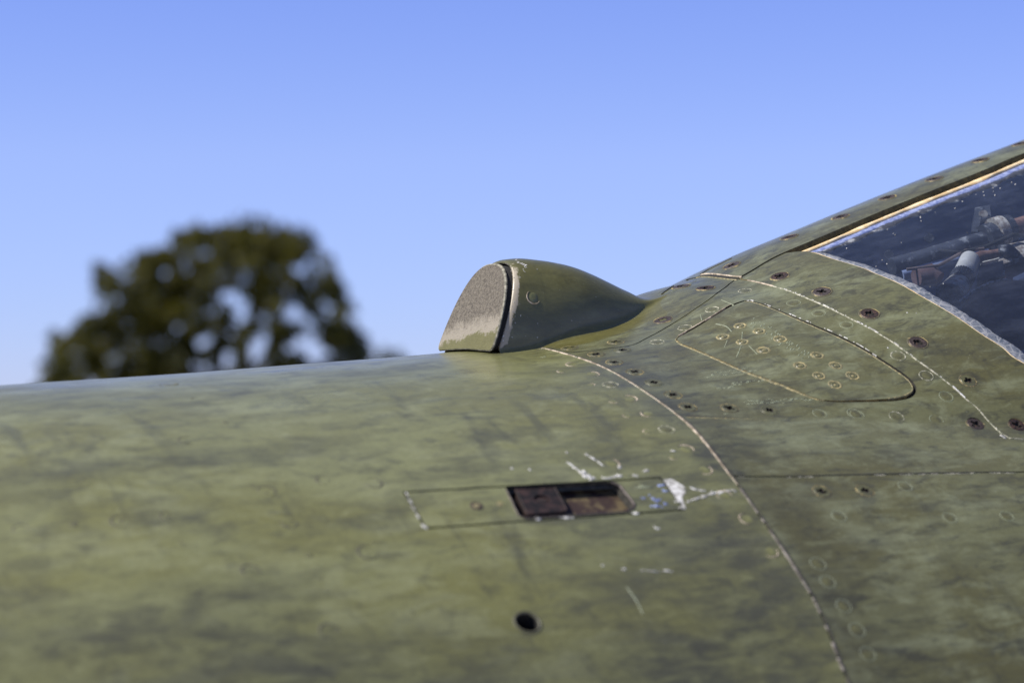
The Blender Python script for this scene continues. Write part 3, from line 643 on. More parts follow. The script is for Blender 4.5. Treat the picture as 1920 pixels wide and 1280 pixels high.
# ---- the hump with its flat front
def skin_z(x, w):
    th = np.arcsin(np.clip(w/R0, -1, 1))
    for _ in range(6): th = np.arcsin(np.clip(w/radius(x, th), -1, 1))
    return -R0+radius(x, th)*np.cos(th)
HX = [-.0171, -.004, .0124, .041, .0601, .0741, .0915, .107, .125, .15]
HZ = [.0545, .0556, .0545, .0500, .0453, .0409, .0353, .0312, .0325, .040]
AX = [-.02, .0, .02, .04, .06, .08, .10, .13]
AW = [.0355, .0360, .0365, .0350, .0315, .026, .019, .011]
KX = [-.02, .0, .02, .04, .07, .10, .13]; KW = [.003, .0045, .011, .016, .013, .007, .004]
xi = .0000+np.r_[0, .0006, .0015, .003, .005, .008, np.linspace(.011, .151, 60)]-.0171
W = np.linspace(-.066, .066, 1600); m = 150
hv = []; hst = []; hwo = []
for s in xi:
    top = pchip(HX, HZ, np.array([s]))[0]; a = pchip(AX, AW, np.array([s]))[0]; k = pchip(KX, KW, np.array([s]))[0]
    e = min(1, max(0, (s+.0171)/.0035)); a = a-.0009*(1-e)**2; top = top-.0009*(1-e)**2
    deck = skin_z(s+0*W, W); base = deck[np.abs(np.abs(W)-a).argmin()]
    ex = 2.6-.5*np.clip(s/.1, 0, 1)
    arch = np.where(np.abs(W) < a, base+(top-base)*np.sqrt(np.clip(1-np.abs(W/a)**ex, 0, 1)), base-7*(np.abs(W)-a))
    z = .5*(arch+deck+np.sqrt((arch-deck)**2+k*k))
    fade = np.clip((np.abs(W)-.040)/.026, 0, 1); fade = fade*fade*(3-2*fade)
    z = z-(z-deck+.0004)*fade
    if s > .09: q = min(1, (s-.09)/.04); z = z-(z-deck+.0004)*q*q*(3-2*q)
    if s < .014: z = z-.0045*np.clip((np.abs(W)-a-.001)/.006, 0, 1)*min(1, (.014-s)/.006)
    d = np.r_[0, np.cumsum(np.hypot(np.diff(W), np.diff(z)))]; sel = np.linspace(0, d[-1], m)
    ww = np.interp(sel, d, W); zz = np.interp(sel, d, z); dk = np.interp(sel, d, deck)
    sh = .38*np.clip(zz, 0, .06)*np.clip(1-(s+.016)/.11, 0, 1)
    hv.append(np.stack([s+sh, -ww, zz+H], 1))
    above = np.clip((zz-dk)/.006, 0, 1)
    hwo.append((.78+.1*np.sin(zz*260))*np.exp(-((s+.0171)/.0036)**2)*above*np.clip((.054-zz)/.012, 0, 1)+.22*np.exp(-((s+.016)/.014)**2)*above)
    hst.append(.75*np.clip((zz-dk-.006)/.014, 0, 1)*np.clip((s+.012)/.01, 0, 1)*np.clip((.09-s)/.03, 0, 1))
n = len(xi); hv = np.array(hv)
verts = list(hv.reshape(-1, 3)); faces = [(i*m+j, i*m+j+1, (i+1)*m+j+1, (i+1)*m+j) for i in range(n-1) for j in range(m-1)]
b = len(verts); fr = hv[0].copy(); c0 = np.array([fr[:, 0].mean(), 0, H+.02])
lip1 = c0+(fr-c0)*np.array([1, .955, .955]); lip1[:, 0] = fr[:, 0]; lip2 = lip1+np.array([.014, 0, 0])
verts += list(lip1)+list(lip2)
rows = [list(range(0, m)), list(range(b, b+m)), list(range(b+m, b+2*m))]; mi = [0]*len(faces)
for r in (0, 1):
    for j in range(m-1): faces.append((rows[r+1][j], rows[r+1][j+1], rows[r][j+1], rows[r][j])); mi.append(0 if r == 0 else 1)
hwo = np.r_[np.array(hwo).ravel(), .6*np.ones(m), np.zeros(m)]; hst = np.r_[np.array(hst).ravel(), np.zeros(2*m)]
hump = link('camera_fairing', verts, faces, [MAT['hump'], MAT['black']], plane, mi, True, None, {'stain_shade': hst*0, 'worn': hwo})
hump['label'] = 'stubby rounded hump with a flat grey front'
# the front cover: an arch-shaped plate leaning back
def arch_outline(sc_=1.0, z0=.0012):
    a, top = .0352, .0540; zz = []
    t = np.linspace(-1, 1, 81); w = a*np.sin(t*math.pi/2); z = top*np.sqrt(np.clip(1-np.abs(w/a)**2.6, 0, 1))
    up_ = np.stack([w, z], 1); up_ = up_[z > .007]
    cr = [(a*.995, .0055), (a*.985, .0035), (a*.955, .0018), (a*.90, .0008), (a*.5, .0004+z0*.2), (0, .0010), (-a*.5, .0004+z0*.2), (-a*.90, .0008), (-a*.955, .0018), (-a*.985, .0035), (-a*.995, .0055)]
    p = np.vstack([up_, cr]); c = np.array([0, .022]); return c+(p-c)*sc_
def plate(name, outline, x0, x1, mats, bev=.0007):
    p = resample(outline, .0012); c = p.mean(0); pin = inset(p, bev); 
    if area(p) < 0: p = p[::-1]
    P = lambda q, x: np.stack([x+.38*q[:, 1], -q[:, 0], q[:, 1]+H+skin_z(np.zeros(len(q))-.02, q[:, 0])*.9], 1)
    gx = np.arange(-.04, .04, .002); gz = np.arange(-.002, .06, .002); G = np.stack(np.meshgrid(gx, gz), -1).reshape(-1, 2)
    G = G[inside(inset(p, .002), G)]; pts = np.vstack([pin, G]); k = len(pin)
    vo, eo, fo, *_ = delaunay_2d_cdt([Vector((q[0]*100, q[1]*100)) for q in pts], [(i, (i+1) % k) for i in range(k)], [], 1, 1e-6)
    V = np.array([(v.x, v.y) for v in vo])/100
    verts = list(P(V, x0)); faces = [tuple(f) for f in fo]; mi = [0]*len(faces); h = list(V[:, 1])
    b = len(verts); verts += list(P(pin, x0))+list(P(p, x0+bev))+list(P(p, x1)); h += list(pin[:, 1])+list(p[:, 1])*2
    for r in (0, 1):
        for i in range(k): j = (i+1) % k; faces.append((b+r*k+i, b+r*k+j, b+(r+1)*k+j, b+(r+1)*k+i)); mi.append(1)
    faces.append(tuple(range(b+2*k, b+3*k))); mi.append(1)
    sm = [True]*len(V)
    h = np.array(h); lat = np.array([-v[1] for v in verts])/.035; wmask = np.clip(1-(h-.0055*lat+.002)/.036, 0, 1)
    return link(name, verts, faces, mats, hump, mi, False, None, {'worn': wmask, 'stain_shade': 0*wmask})
cover = plate('front_cover', arch_outline(1.0), -.0236, -.0221, [MAT['cap'], MAT['caprim']])
cover['label'] = 'pitted grey front cover with green paint left along its bottom'
plate('cover_gasket', arch_outline(.96), -.0222, -.004, [MAT['black'], MAT['black']])

# ---- the flush latch in the nose skin
patch('latch_plate', latch_uv, MAT['nose'], MAT['grime'], [xa([(958, 905), (1060, 900), (1146, 903), (1162, 909), (1190, 944), (1189, 952), (1176, 959), (985, 972), (972, 966), (949, 918), (949, 909)])],
      .003, parent=plane, gap=.0007, hole_gap=0, depth=.003, bstep=.002, hole_depth=.0075)
ribbon('joint_bed', np.vstack([latch_uv, latch_uv[:1]]), .006, MAT['grime'], plane, off=-.0022, bulge=0)
patch('latch_well', xa([(940, 900), (1060, 893), (1160, 897), (1204, 945), (1200, 962), (980, 978), (964, 970), (940, 918)]), MAT['latchfloor'], MAT['latchfloor'], [], .004, off=-.0060, gap=0, depth=.001, parent=plane, masks=False)
blk = xa([(966, 909), (1040, 907), (1064, 951), (1060, 955), (994, 960), (989, 956)])
patch('latch_handle', blk, MAT['latch'], MAT['latch'], [circ(xa([(1017, 932)])[0], .0042, 24)], .003, off=-.0012, gap=0, depth=.007, hole_depth=.0016, bstep=.002, parent=plane, masks=False)
patch('latch_button', circ(xa([(1017, 932)])[0], .0040, 24), MAT['latch'], MAT['latch'], [], .002, off=-.0022, gap=0, depth=.002, parent=plane, masks=False)
c_ = xa([(1017, 932)])[0]
ribbon('button_slot', np.array([c_+[-.0028, 0], c_+[.0028, 0]]), .0011, MAT['black'], plane, off=-.0021, bulge=.0001)
ribbon('latch_edge', np.vstack([blk, blk[:1]]), .0009, MAT['latch'], plane, off=-.0011, bulge=.0003)
rim = xa([(1146, 903), (1162, 909), (1190, 944), (1189, 952), (1176, 959), (985, 972), (972, 966), (949, 918)])
ribbon('latch_edge', rim, .0012, MAT['rust'], plane, off=.0002, rag=.5)
# drain hole
patch('drain_well', circ(hole_c, .0075), MAT['black'], MAT['black'], [], .004, off=-.012, gap=0, depth=.001, parent=plane, masks=False)
rg = circ(hole_c, .0066, 41); rg = np.vstack([rg, rg[:1]])
ribbon('drain_rim', rg, .0014, MAT['dentring'], plane, off=.0001, bulge=.0003)
v_ = []; f_ = []
for k_, off_ in enumerate((0.0, -.0125)): v_ += list(S(circ(hole_c, .0060, 40), off_))
for i in range(40): j = (i+1) % 40; f_.append((i, j, 40+j, 40+i))
link('drain_sleeve', v_, f_, MAT['black'], plane)

# ---- fasteners: one mesh per kind, every one an object of its own
def screw_mesh(name, R, head, slot, halo=None, recess=.0014, proud=.0002, seed=0, k=1.0):
    jr = np.random.default_rng(seed+50); arm, wd = R*.62*k, R*.18*jr.uniform(.9, 1.25)
    cross = [(arm, wd), (wd*1.3, wd*1.3), (wd, arm), (-wd, arm), (-wd*1.3, wd*1.3), (-arm, wd), (-arm, -wd), (-wd*1.3, -wd*1.3), (-wd, -arm), (wd, -arm), (wd*1.3, -wd*1.3), (arm, -wd)]
    cross = [(x*jr.uniform(.8, 1.1), y*jr.uniform(.8, 1.1)) for x, y in cross]
    n = 28; outer = [(R*.93*math.cos(2*math.pi*i/n), R*.93*math.sin(2*math.pi*i/n)) for i in range(n)]
    pts = outer+cross; ed = [(i, (i+1) % n) for i in range(n)]+[(n+i, n+(i+1) % 12) for i in range(12)]
    vo, eo, fo, *_ = delaunay_2d_cdt([Vector((p[0]*1000, p[1]*1000)) for p in pts], ed, [], 0, 1e-6)
    V = np.array([(v.x, v.y) for v in vo])/1000; F = [f for f in fo if not inside(np.array(cross), V[list(f)].mean(0)[None])[0]]
    verts = [(p[0], p[1], proud) for p in V]; faces = [tuple(f) for f in F]; mi = [0]*len(faces)
    def ring(r, z): 
        b = len(verts); verts.extend((r*math.cos(2*math.pi*i/n), r*math.sin(2*math.pi*i/n), z) for i in range(n)); return b
    a = ring(R*.93, proud); b = ring(R, proud-.00025); c = ring(R*1.02, -.0006)
    for p, q in ((a, b), (b, c)):
        for i in range(n): j = (i+1) % n; faces.append((p+i, q+i, q+j, p+j)); mi.append(0)
    b = len(verts); verts.extend((p[0], p[1], proud) for p in cross); verts.extend((p[0]*.8, p[1]*.8, proud-recess) for p in cross)
    for i in range(12): j = (i+1) % 12; faces.append((b+i, b+j, b+12+j, b+12+i)); mi.append(1)
    faces.append(tuple(range(b+12, b+24))); mi.append(1)
    if halo is not None:
        h0 = ring(R*1.0, .00012); h1 = ring(R*1.14, .0001); h2 = ring(R*1.24, -.0003)
        for p, q in ((h0, h1), (h1, h2)):
            for i in range(n): j = (i+1) % n; faces.append((p+i, q+i, q+j, p+j)); mi.append(2)
    me = bpy.data.meshes.new(name); me.from_pydata(verts, [], faces)
    for mm in [head, slot]+([halo] if halo is not None else []): me.materials.append(mm)
    me.polygons.foreach_set('material_index', mi); me.polygons.foreach_set('use_smooth', [False]*len(faces)); me.update(); return me
def ring_mesh(name, rings, n=32, arc=(0, 2*math.pi)):
    """rings: (inner radius, outer radius, height, material index); arcs give the half moons"""
    verts = []; faces = []; mi = []; full = arc[1]-arc[0] > 6.2
    for r0, r1, z, k in rings:
        cnt = n if full else n+1; th = [arc[0]+(arc[1]-arc[0])*i/n for i in range(cnt)]
        if r0 == 0: th = [2*math.pi*i/n for i in range(n)]; cnt = n
        full_ = full or r0 == 0
        prof = [(r0, z if r0 == 0 else z-.00022), (r0+(r1-r0)*.3, z), (r0+(r1-r0)*.7, z), (r1, z-.00035)]
        if not full_: taper = [max(.12, math.sin(math.pi*i/(cnt-1))) for i in range(cnt)]
        else: taper = [1]*cnt
        b = len(verts); mid_ = .5*(r0+r1)
        for (r, h) in prof:
            for t_, tp in zip(th, taper): q = mid_+(r-mid_)*tp if r0 else r; verts.append((q*math.cos(t_), q*math.sin(t_), h))
        for p in range(3):
            for i in range(cnt if full_ else cnt-1):
                j = (i+1) % cnt; faces.append((b+p*cnt+i, b+(p+1)*cnt+i, b+(p+1)*cnt+j, b+p*cnt+j)); mi.append(k)
    me = bpy.data.meshes.new(name); me.from_pydata(verts, [], faces); return me, mi
def finish(me_mi, mats):
    me, mi = me_mi
    for mm in mats: me.materials.append(mm)
    me.polygons.foreach_set('material_index', mi); me.polygons.foreach_set('use_smooth', [True]*len(mi)); me.update(); return me
def put(name, me, px, scale=1.0, lift=0.0, parent=plane, exact=False):
    for i, p in enumerate(px):
        u = cast([p])[0]
        if np.isnan(u).any(): print('MISS', name, p); continue
        o = bpy.data.objects.new(name, me); C.objects.link(o); o.parent = parent
        s = scale if exact else scale*random.uniform(.95, 1.05)
        lf = lift+(.0005 if u[0] > pchip(Nk[:, 1], Nk[:, 0], np.array([abs(u[1]*R0)]))[0] and u[1]*R0 < Ga(u[0:1])[0] else 0)
        o.matrix_local = orient((u[0], u[1]*R0), random.uniform(0, 6.28), lf) @ Matrix.Scale(s, 4)
for v_ in range(4):
    put('screw', screw_mesh('screw', .0056, MAT['rust'], MAT['deeprust'], MAT['halo'], seed=v_, k=(1, .9, 1.08, .95)[v_]), BIG[v_::4], 1.0, .0001, exact=True)
    put('screw', screw_mesh('screw', .0048, MAT['aft'], MAT['deeprust'], MAT['halo'] if v_ != 2 else MAT['aft'], seed=v_+9, k=(.95, 1.1, .85, 1.0)[v_]), HALF[v_::4], 1.0, exact=True)
put('screw', screw_mesh('screw', .0053, MAT['rust'], MAT['deeprust'], MAT['halo'], seed=31, k=1.1), DARK, 1.0, exact=True)
full = finish(ring_mesh('rivet', [(0, .0036, .0001, 0), (.0040, .0048, .00016, 1)]), [MAT['aft'], MAT['ring']])
put('rivet', full, [(1397, 545), (1335, 580), (1284, 614), (1232, 641), (1684, 667), (1737, 704), (1681, 781), (1250, 805), (1145, 721)])
faint = finish(ring_mesh('rivet', [(0, .0036, .00012, 0), (.0039, .0045, .0001, 1)]), [MAT['aft'], MAT['scuff']])
put('rivet', faint, [(1535, 587), (1587, 609), (1488, 568), (1774, 743), (1756, 787), (1602, 775), (1537, 775), (1607, 777), (1582, 1135), (1607, 1180), (1627, 1225), (1552, 1090), (1534, 1056), (1697, 911), (1573, 967), (1781, 970), (1888, 967)])
crescents = [finish(ring_mesh('rivet', [(0, .0037, .0001, 0), (.0039, .0049, .00018, 1)], 32, (a0, a0+ln)), [MAT['nose'], MAT['sealant']]) for a0, ln in ((.2, 3.4), (2.2, 2.8), (4.0, 3.6), (5.2, 2.2))]
for i, p in enumerate([(1075, 683), (1110, 701), (1180, 747), (1216, 775), (1286, 842), (1320, 880), (1359, 929), (1146, 868), (1401, 972), (1444, 1033), (1053, 696), (1107, 721), (1150, 752), (1177, 779), (1215, 809), (1262, 856)]):
    put('rivet', crescents[i % 4], [p], 1.0 if i < 10 else .62)
dent = [finish(ring_mesh('rivet', [(.0030, .0046, .00012, 0)], 32, (a0, a0+ln)), [MAT['dentring']]) for a0, ln in ((.3, 4.2), (2.0, 2.5), (4.1, 5.0))]
for i, p in enumerate([(40, 992), (140, 984), (227, 977), (317, 967), (347, 1015), (470, 1070), (542, 980), (582, 1040), (500, 920), (607, 900), (472, 915), (617, 1182), (320, 720), (367, 747), (690, 1035), (350, 825), (420, 790), (700, 905)]):
    put('rivet', dent[i % 3], [p], (1.1, .6, 1.25)[i % 3])
acc = finish(ring_mesh('panel_fastener', [(0, .0011, .00025, 1), (.0013, .0026, .0003, 0), (.0028, .0044, .00022, 1)]), [MAT['aft'], MAT['ring_ochre']])
put('panel_fastener', acc, [(1387.6, 610.5), (1355.6, 631.5), (1423.5, 620.8), (1392, 641), (1463.4, 635.3), (1431.4, 656.3), (1500, 685), (1532.5, 666), (1567, 685), (1536, 704), (1599, 704), (1566, 721)], parent=plane)
put('rivet', finish(ring_mesh('rivet', [(0, .0018, .0004, 1), (.0018, .0036, .0002, 0)]), [MAT['rust'], MAT['ring_ochre']]), [(894, 948)])
put('rivet', finish(ring_mesh('rivet', [(0, .0018, .0003, 1), (.0018, .0034, .0002, 0)]), [MAT['nose'], MAT['ring_ochre']]), [(938, 944)])
# marks on the hump's flank
from mathutils.bvhtree import BVHTree
hbvh = BVHTree.FromPolygons([tuple(v.co) for v in hump.data.vertices], [tuple(p.vertices) for p in hump.data.polygons])
def hump_at(px):
    o_ = Vector(CAM+HV); d_ = Vector(pixel_dir(np.array(px, float))).normalized(); p, nn, _, _ = hbvh.ray_cast(o_, d_)
    if p is None: return None
    if nn.dot(d_) > 0: nn = -nn
    x = Vector((1, 0, 0)); x = (x-nn*x.dot(nn)).normalized(); return Matrix.Translation(p) @ Matrix((x, nn.cross(x), nn)).transposed().to_4x4()
o = bpy.data.objects.new('rivet', crescents[2]); C.objects.link(o); o.parent = hump; o.matrix_local = hump_at((1000, 557)) @ Matrix.Rotation(-1.9, 4, 'Z')
hv_, hf_ = [], []
def hflake(px, ln, wd, an):
    m_ = hump_at(px)
    if m_ is None: return
    n_ = 8; b_ = len(hv_)
    for q in range(n_):
        a_ = 2*math.pi*q/n_; r_ = rng.uniform(.5, 1.1); x_, y_ = math.cos(a_)*ln*.5*r_, math.sin(a_)*wd*.5*r_
        hv_.append(m_ @ Vector((x_*math.cos(an)-y_*math.sin(an), x_*math.sin(an)+y_*math.cos(an), .00012)))
    hf_.append(tuple(range(b_, b_+n_)))
for k_ in range(26):
    t_ = k_/25; hflake((965+24*t_+rng.normal(0, 1.5), 486+16*t_+rng.normal(0, 1.2)), .0016, .0008, rng.uniform(0, 3))
for p_ in [(982, 508), (981, 505), (984, 510), (975, 520), (973, 536), (1007, 505), (966, 593), (976, 592), (966, 605), (1042, 496), (1046, 495), (1008, 606), (1072, 601), (985, 630), (960, 632), (1008, 632), (1117, 557)]: hflake(p_, rng.uniform(.0006, .0016), .0007, rng.uniform(0, 3))
for k_ in range(14): hflake((935+10*rng.random(), 612+34*rng.random()), .0014, .0008, rng.uniform(0, 3))
for k_ in range(16): hflake((957+10*rng.random(), 500+100*rng.random()), .0010, .0007, rng.uniform(0, 3))
o = link('paint_chips', hv_, hf_, MAT['chip'], hump, smooth=False); o['kind'] = 'stuff'
# ---- chipped paint and scuffs
def px_flake(lst):
    out = []
    for (px, py, l, w, dx, dy) in lst:
        u = xa([(px, py), (px+dx, py+dy)])
        if len(u) < 2: continue
        d = u[1]-u[0]; an = math.atan2(d[1], d[0])
        if l < .0024: out.append((u[0][0], u[0][1], l*.8, w*.8, an)); continue
        out.append((u[0][0], u[0][1], l*.85, w*.75, an))
        for q in range(3):                                          # a chip breaks up into smaller ones
            f = rng.uniform(-.5, .5); g_ = rng.normal(0, .22)
            out.append((u[0][0]+math.cos(an)*l*f*1.1-math.sin(an)*w*g_, u[0][1]+math.sin(an)*l*f*1.1+math.cos(an)*w*g_, l*rng.uniform(.25, .5), w*rng.uniform(.25, .55), an+rng.normal(0, .5)))
    return out
big = xa([(1245, 900), (1258, 898), (1272, 905), (1284, 913), (1283, 926), (1279, 934), (1283, 945), (1286, 955), (1279, 950), (1262, 926)])
verts = list(S(catmull(np.vstack([big, big[:1]]), .0012)[:-1]+rng.normal(0, .00025, (len(catmull(np.vstack([big, big[:1]]), .0012))-1, 2)), .00015)); 
link('paint_chip', verts+[S(big.mean(0)[None], .00018)[0]], [(i, (i+1) % len(verts), len(verts)) for i in range(len(verts))], MAT['chip'], plane)['label'] = 'large white chip at the latch plate end'
ch = [(1303, 917, .005, .003, 10, 2), (1315, 919, .004, .002, 10, 2), (1290, 940, .004, .002, 10, -4), (1305, 935, .007, .0022, 12, -4), (1320, 931, .007, .0026, 12, -4), (1335, 925, .006, .003, 12, -3),
      (1350, 922, .006, .0032, 12, -2), (1362, 920, .006, .0025, 12, 0), (1376, 919, .005, .002, 12, 2), (1080, 878, .007, .003, 10, 7), (1092, 887, .008, .005, 10, 8), (1104, 892, .007, .005, 10, 7), (1070, 870, .005, .002, 10, 6),
      (1110, 858, .008, .0025, 10, 6), (1125, 868, .008, .0012, 10, 7), (1161, 892, .005, .004, 6, 0), (1190, 891, .003, .003, 6, 0), (1212, 882, .005, .003, 8, -3), (1063, 848, .002, .003, 4, 0), (1162, 875, .004, .003, 3, 6), (1140, 896, .008, .002, 9, 0),
      (1062, 970, .007, .0035, 8, 0), (1193, 962, .004, .003, 8, 0), (1010, 972, .003, .003, 8, 0), (763, 925, .004, .0012, 5, 8), (770, 940, .006, .0013, 5, 9), (776, 953, .006, .0012, 5, 9), (783, 966, .005, .0011, 5, 9), (796, 987, .004, .0028, 5, 4),
      (1270, 940, .002, .006, 5, 8), (1280, 952, .003, .005, 3, 8), (1880, 817, .004, .005, 3, 4), (1884, 821, .002, .003, 3, 4), (1665, 652, .0014, .0014, 4, 0), (1701, 586, .0018, .001, 4, 0), (1718, 587, .001, .001, 4, 0),
      (960, 878, .002, .003, 4, 0), (993, 880, .002, .003, 4, 0), (1232, 990, .003, .003, 4, 0), (1250, 1070, .006, .0015, 10, 1), (1130, 1060, .002, .002, 4, 0), (1170, 1066, .003, .002, 4, 0), (1220, 1070, .009, .0012, 10, 1), (1262, 845, .002, .004, 2, 8)]
flakes('paint_chips', px_flake(ch), MAT['chip'], plane, seed=2)
bl = [(1240, 910, .003, .007, 4, 6), (1247, 920, .003, .004, 4, 6), (1225, 935, .003, .003, 4, 2), (1232, 938, .004, .005, 4, 8), (1232, 948, .006, .003, 8, 0), (1247, 944, .0025, .003, 4, 0), (1207, 934, .003, .002, 4, 0), (1218, 928, .002, .002, 4, 0)]
flakes('paint_chips', px_flake(bl), MAT['bluechip_glint'], plane, seed=3)
sp_ = [(p[0], p[1], .0028*k, .0020*k, 6, 2) for p, k in [((140, 984), 1.2), ((143, 980), 1), ((227, 977), 1), ((230, 973), .8), ((317, 967), .9), ((540, 987), 1.1), ((548, 976), .8), ((582, 1040), 1.2), ((475, 914), .8), ((420, 792), .9), ((535, 905), .7), ((360, 748), .8), ((350, 828), .6), ((597, 899), .9), ((617, 901), .8), ((500, 924), .9), ((330, 720), 1), ((300, 722), .8), ((480, 1062), 1.1), ((455, 1070), 1), ((700, 1018), .8), ((690, 1040), .7), ((600, 1085), .8), ((1020, 905), .7)]]
flakes('rust_spots', px_flake(sp_), MAT['dentring'], plane, off=.0001, seed=9)
sf = [(1205, 913, .016, .002, 10, -.4)]
for i in range(16):                                                 # rows of fading scuffs across the access panel
    t_ = i/15; x, y = 1408+t_*104, 607+t_*68
    for k in range(3):
        if rng.random() < .75: sf.append((x+k*5+rng.normal(0, 1.5), y-k*4.5+rng.normal(0, 1.2), .0026+.0016*rng.random(), .0006+.0007*rng.random(), 5, -7))
for (x0, y0, x1, y1, nn) in [(1330, 706, 1420, 695, 12), (1335, 700, 1400, 690, 9), (1380, 718, 1440, 712, 8), (1400, 752, 1520, 748, 16), (1405, 757, 1470, 753, 9), (1360, 775, 1390, 720, 2), (1345, 728, 1380, 722, 6), (1020, 668, 1024, 667, 2)]:
    for k in range(nn):
        t_ = k/max(1, nn-1); sf.append((x0+(x1-x0)*t_+rng.normal(0, 2), y0+(y1-y0)*t_+rng.normal(0, 1.2), .0022+.002*rng.random(), .0007+.0008*rng.random(), 6, -1))
for k in range(0): sf.append((1560+330*rng.random(), 980+200*rng.random(), .004+.02*rng.random(), .0008+.001*rng.random(), 9, -3))
flakes('paint_scuffs', px_flake(sf), MAT['scuff'], plane, off=.00008, seed=5)
for pl, w in [([(1342, 607), (1362, 612), (1372, 622)], .0007), ([(1392, 622), (1391, 636)], .0006), ([(1391, 645), (1385, 660), (1381, 670)], .0006), ([(1364, 637), (1358, 652)], .0005), ([(1352, 562), (1376, 572)], .0005), ([(1258, 548), (1285, 535), (1305, 527)], .0006), ([(1404, 648), (1420, 664)], .0004), ([(1313, 590), (1316, 601)], .0005)]:
    ribbon('scratch', catmull(xa(pl)), w, MAT['scuff'], plane, off=.00005, bulge=.0001, rag=.5, step=.001)
for pl, w in [([(1175, 1100), (1195, 1128), (1205, 1150)], .0008)]:
    ribbon('scratch', catmull(xa(pl)), w, MAT['scuff'], plane, off=.00005, bulge=.0001, rag=.5, step=.002)

# ------------------------------------------------------------------ ground
def ground_mat(name, c1, c2, s):
    t = NT(name); return t.set(t.mix(t.ramp(t.noise(s, 6, .6), .35, .65), c1, c2), .9)
def sheet(name, x0, x1, y0, y1, z, mat):
    o = link(name, [(x0, y0, z), (x1, y0, z), (x1, y1, z), (x0, y1, z)], [(0, 1, 2, 3)], mat, None, smooth=False); o['kind'] = 'structure'; return o
sheet('ground', -6000, 6000, -6000, 6000, 0, ground_mat('dry_grass', (.055, .070, .025), (.10, .105, .045), .4))
sheet('apron', -30, 30, -25, 22, .004, ground_mat('apron_concrete', (.29, .27, .23), (.38, .355, .31), 1.5))

# ------------------------------------------------------------------ trees behind
def world_pix(px, py, depth): return TILT @ pix3(px, py, depth)
def leaf_mat(name, a, b):
    t = NT(name); oi = t.noise(.9, 3, .6); r = t.n.new('ShaderNodeNewGeometry')
    c = t.mix(t.ramp(oi, .35, .65), a, b); c = t.mix(1.0, c, t.mix(r.outputs['Random Per Island'], (.6, .6, .6), (1.45, 1.4, 1.3)), 'MULTIPLY')
    t.set(c, .55, 0, .3); tl = t.n.new('ShaderNodeBsdfTranslucent'); t.l.new(t.mix(1.0, c, (1.5, 1.35, .7), 'MULTIPLY'), tl.inputs[0])
    ms = t.n.new('ShaderNodeMixShader'); ms.inputs[0].default_value = .4; t.l.new(t.b.outputs[0], ms.inputs[1]); t.l.new(tl.outputs[0], ms.inputs[2]); t.l.new(ms.outputs[0], t.out.inputs[0])
    return t.m
bark = plain('bark', (.035, .026, .018), (.07, .055, .04), 9, .9)
def limb(name, pts, r, parent):
    P = [Vector(p) for p in pts]; n = 10; verts = []; faces = []
    for i, p in enumerate(P):
        d = (P[min(i+1, len(P)-1)]-P[max(i-1, 0)]).normalized(); u = d.cross(Vector((.3, 1, .1))).normalized(); v = d.cross(u)
        for j in range(n): a = 2*math.pi*j/n; verts.append(p+(u*math.cos(a)+v*math.sin(a))*r[i])
    for i in range(len(P)-1):
        for j in range(n): faces.append((i*n+j, i*n+(j+1) % n, (i+1)*n+(j+1) % n, (i+1)*n+j))
    return link(name, verts, faces, bark, parent)
def tree(name, label, cat, base, clumps, leaf, mat, limbs, trunk, per):
    """clumps: world centre, radius -> leaf cards scattered through each clump's volume"""
    root = bpy.data.objects.new(name, None); C.objects.link(root); root.location = base; tag(root, label, cat)
    bv = Vector(base); verts = []; faces = []
    for (c, r) in clumps:
        k = int(per*r*r)
        for _ in range(k):
            d = Vector(rng.normal(0, 1, 3)).normalized()*r*(.35+.75*rng.random()**.6); p = Vector(c)+d-bv
            u = Vector(rng.normal(0, 1, 3)).normalized(); v = u.cross(Vector(rng.normal(0, 1, 3))).normalized(); s = leaf*(.6+.8*rng.random())
            b = len(verts); verts += [p-u*s, p+v*s*.45, p+u*s, p-v*s*.45]; faces.append((b, b+1, b+2, b+3))
    o = link('crown', verts, faces, mat, root, smooth=False)
    limb('trunk', [Vector(p)-bv for p in trunk[0]], trunk[1], root)
    for pts, r in limbs: limb('limb', [Vector(p)-bv for p in pts], r, root)
    return root
D = 70.0
gaps = [(a_, b_, (.78 if a_ > 400 else .66)*c_) for a_, b_, c_ in [(438, 560, 24), (455, 585, 20), (548, 592, 26), (565, 640, 26), (425, 672, 24), (480, 655, 26), (497, 672, 18), (338, 613, 15), (381, 640, 17), (300, 640, 15), (238, 605, 14), (403, 555, 14), (610, 660, 16), (622, 585, 18), (420, 515, 13), (462, 515, 15)]]
gr_ = np.random.default_rng(77); gaps += [(gr_.uniform(150, 660), gr_.uniform(490, 690), gr_.uniform(4, 8.5)) for _ in range(60)]
outline = np.array([400, 740])+np.array([1.03, 1.04])*(np.array([-400, -740])+np.array([(72, 740), (92, 690), (108, 650), (105, 625), (130, 640), (160, 608), (185, 590), (192, 545), (186, 505), (200, 510), (226, 525), (250, 495), (285, 482), (325, 476), (330, 445), (350, 452), (382, 432), (410, 446), (445, 424), (480, 428), (520, 442), (548, 446), (570, 450), (590, 480), (612, 500), (632, 545), (648, 585), (655, 625), (680, 650), (692, 690), (700, 740)], float))
clumps = []
tries = 0
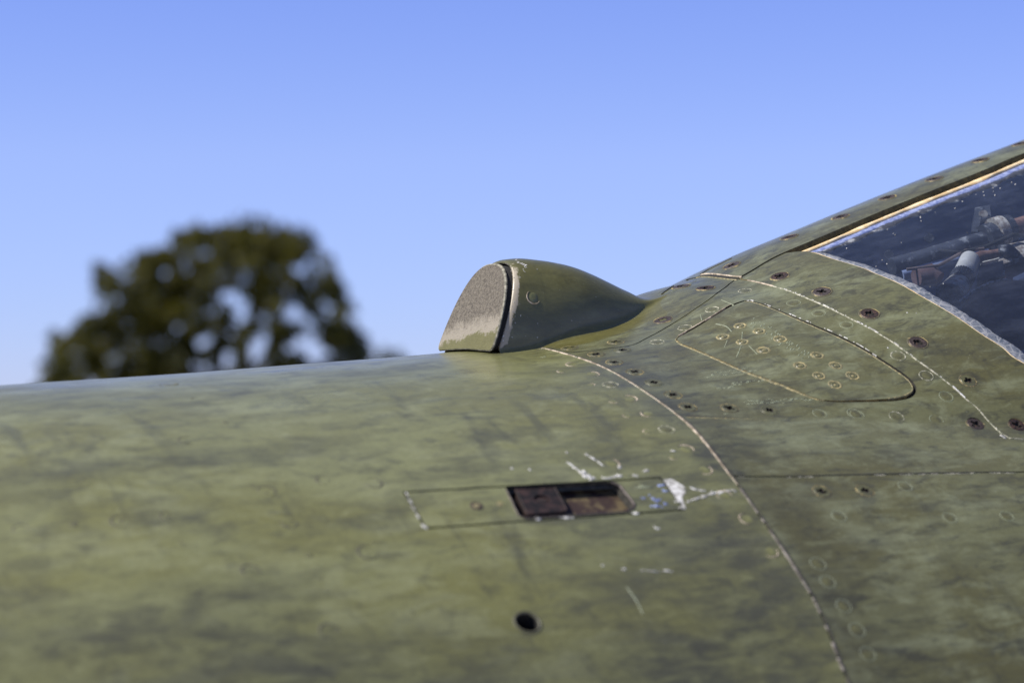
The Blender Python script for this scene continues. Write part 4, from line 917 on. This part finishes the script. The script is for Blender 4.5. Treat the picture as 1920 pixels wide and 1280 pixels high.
while len(clumps) < 1100 and tries < 40000:
    tries += 1
    px, py = rng.uniform(70, 700), rng.uniform(424, 760); rr = rng.uniform(8, 18)
    if not inside(outline, np.array([[px, py], [px-rr*.35, py], [px+rr*.35, py], [px, py-rr*.4]])).all(): continue
    if any(math.hypot(px-gx, py-gy) < gr+rr*.25 for gx, gy, gr in gaps):
        if rng.random() < .90: continue
        rr *= .45
    if py > 560 and 470 < px < 690 and rng.random() < .1: continue
    d = D+rng.normal(0, 1.6); clumps.append((world_pix(px, py, d), rr*d/F_PX*1.05))
for k in range(150):                                                # ragged edge of the crown
    i_ = rng.integers(1, len(outline)-3); f_ = rng.random(); q = outline[i_]*(1-f_)+outline[i_+1]*f_; o_ = (q-np.array([400, 640])); o_ /= np.linalg.norm(o_)
    q = q+o_*rng.uniform(-10, 9); d = D+rng.normal(0, 1.2); clumps.append((world_pix(q[0], q[1], d), rng.uniform(3.5, 8)*d/F_PX))
base = world_pix(400, 1000, D); base.z = 0
wp = lambda x, y, dd=0: world_pix(x, y, D+dd)
tree('broadleaf_tree', 'round dark green broadleaf tree far behind the aircraft nose', 'tree', base, clumps, .10, leaf_mat('dark_leaf', (.026, .030, .006), (.092, .090, .016)),
     [([wp(400, 760), wp(330, 650, -.5), wp(250, 560, -1)], [.16, .10, .03]), ([wp(400, 760), wp(420, 620, .4), wp(400, 500)], [.17, .10, .03]), ([wp(405, 770), wp(500, 660, .6), wp(560, 540)], [.15, .08, .03]),
      ([wp(400, 800), wp(250, 700), wp(140, 660)], [.12, .07, .02]), ([wp(405, 800), wp(560, 705), wp(650, 665)], [.12, .07, .02])],
     ([base, base.lerp(wp(400, 800), .5), wp(400, 760)], [.30, .24, .18]), 900)
b2 = world_pix(735, 900, 95); b2.z = 0
c2 = [(world_pix(735+rng.normal(0, 10), 690+rng.normal(0, 12), 95), .25) for _ in range(30)]
tree('small_tree', 'small distant treetop just showing over the nose right of the big tree', 'tree', b2, c2, .09, leaf_mat('far_leaf', (.05, .055, .018), (.075, .08, .025)),
     [([world_pix(735, 760, 95), world_pix(738, 700, 95)], [.06, .02])], ([b2, world_pix(735, 740, 95)], [.14, .07]), 900)
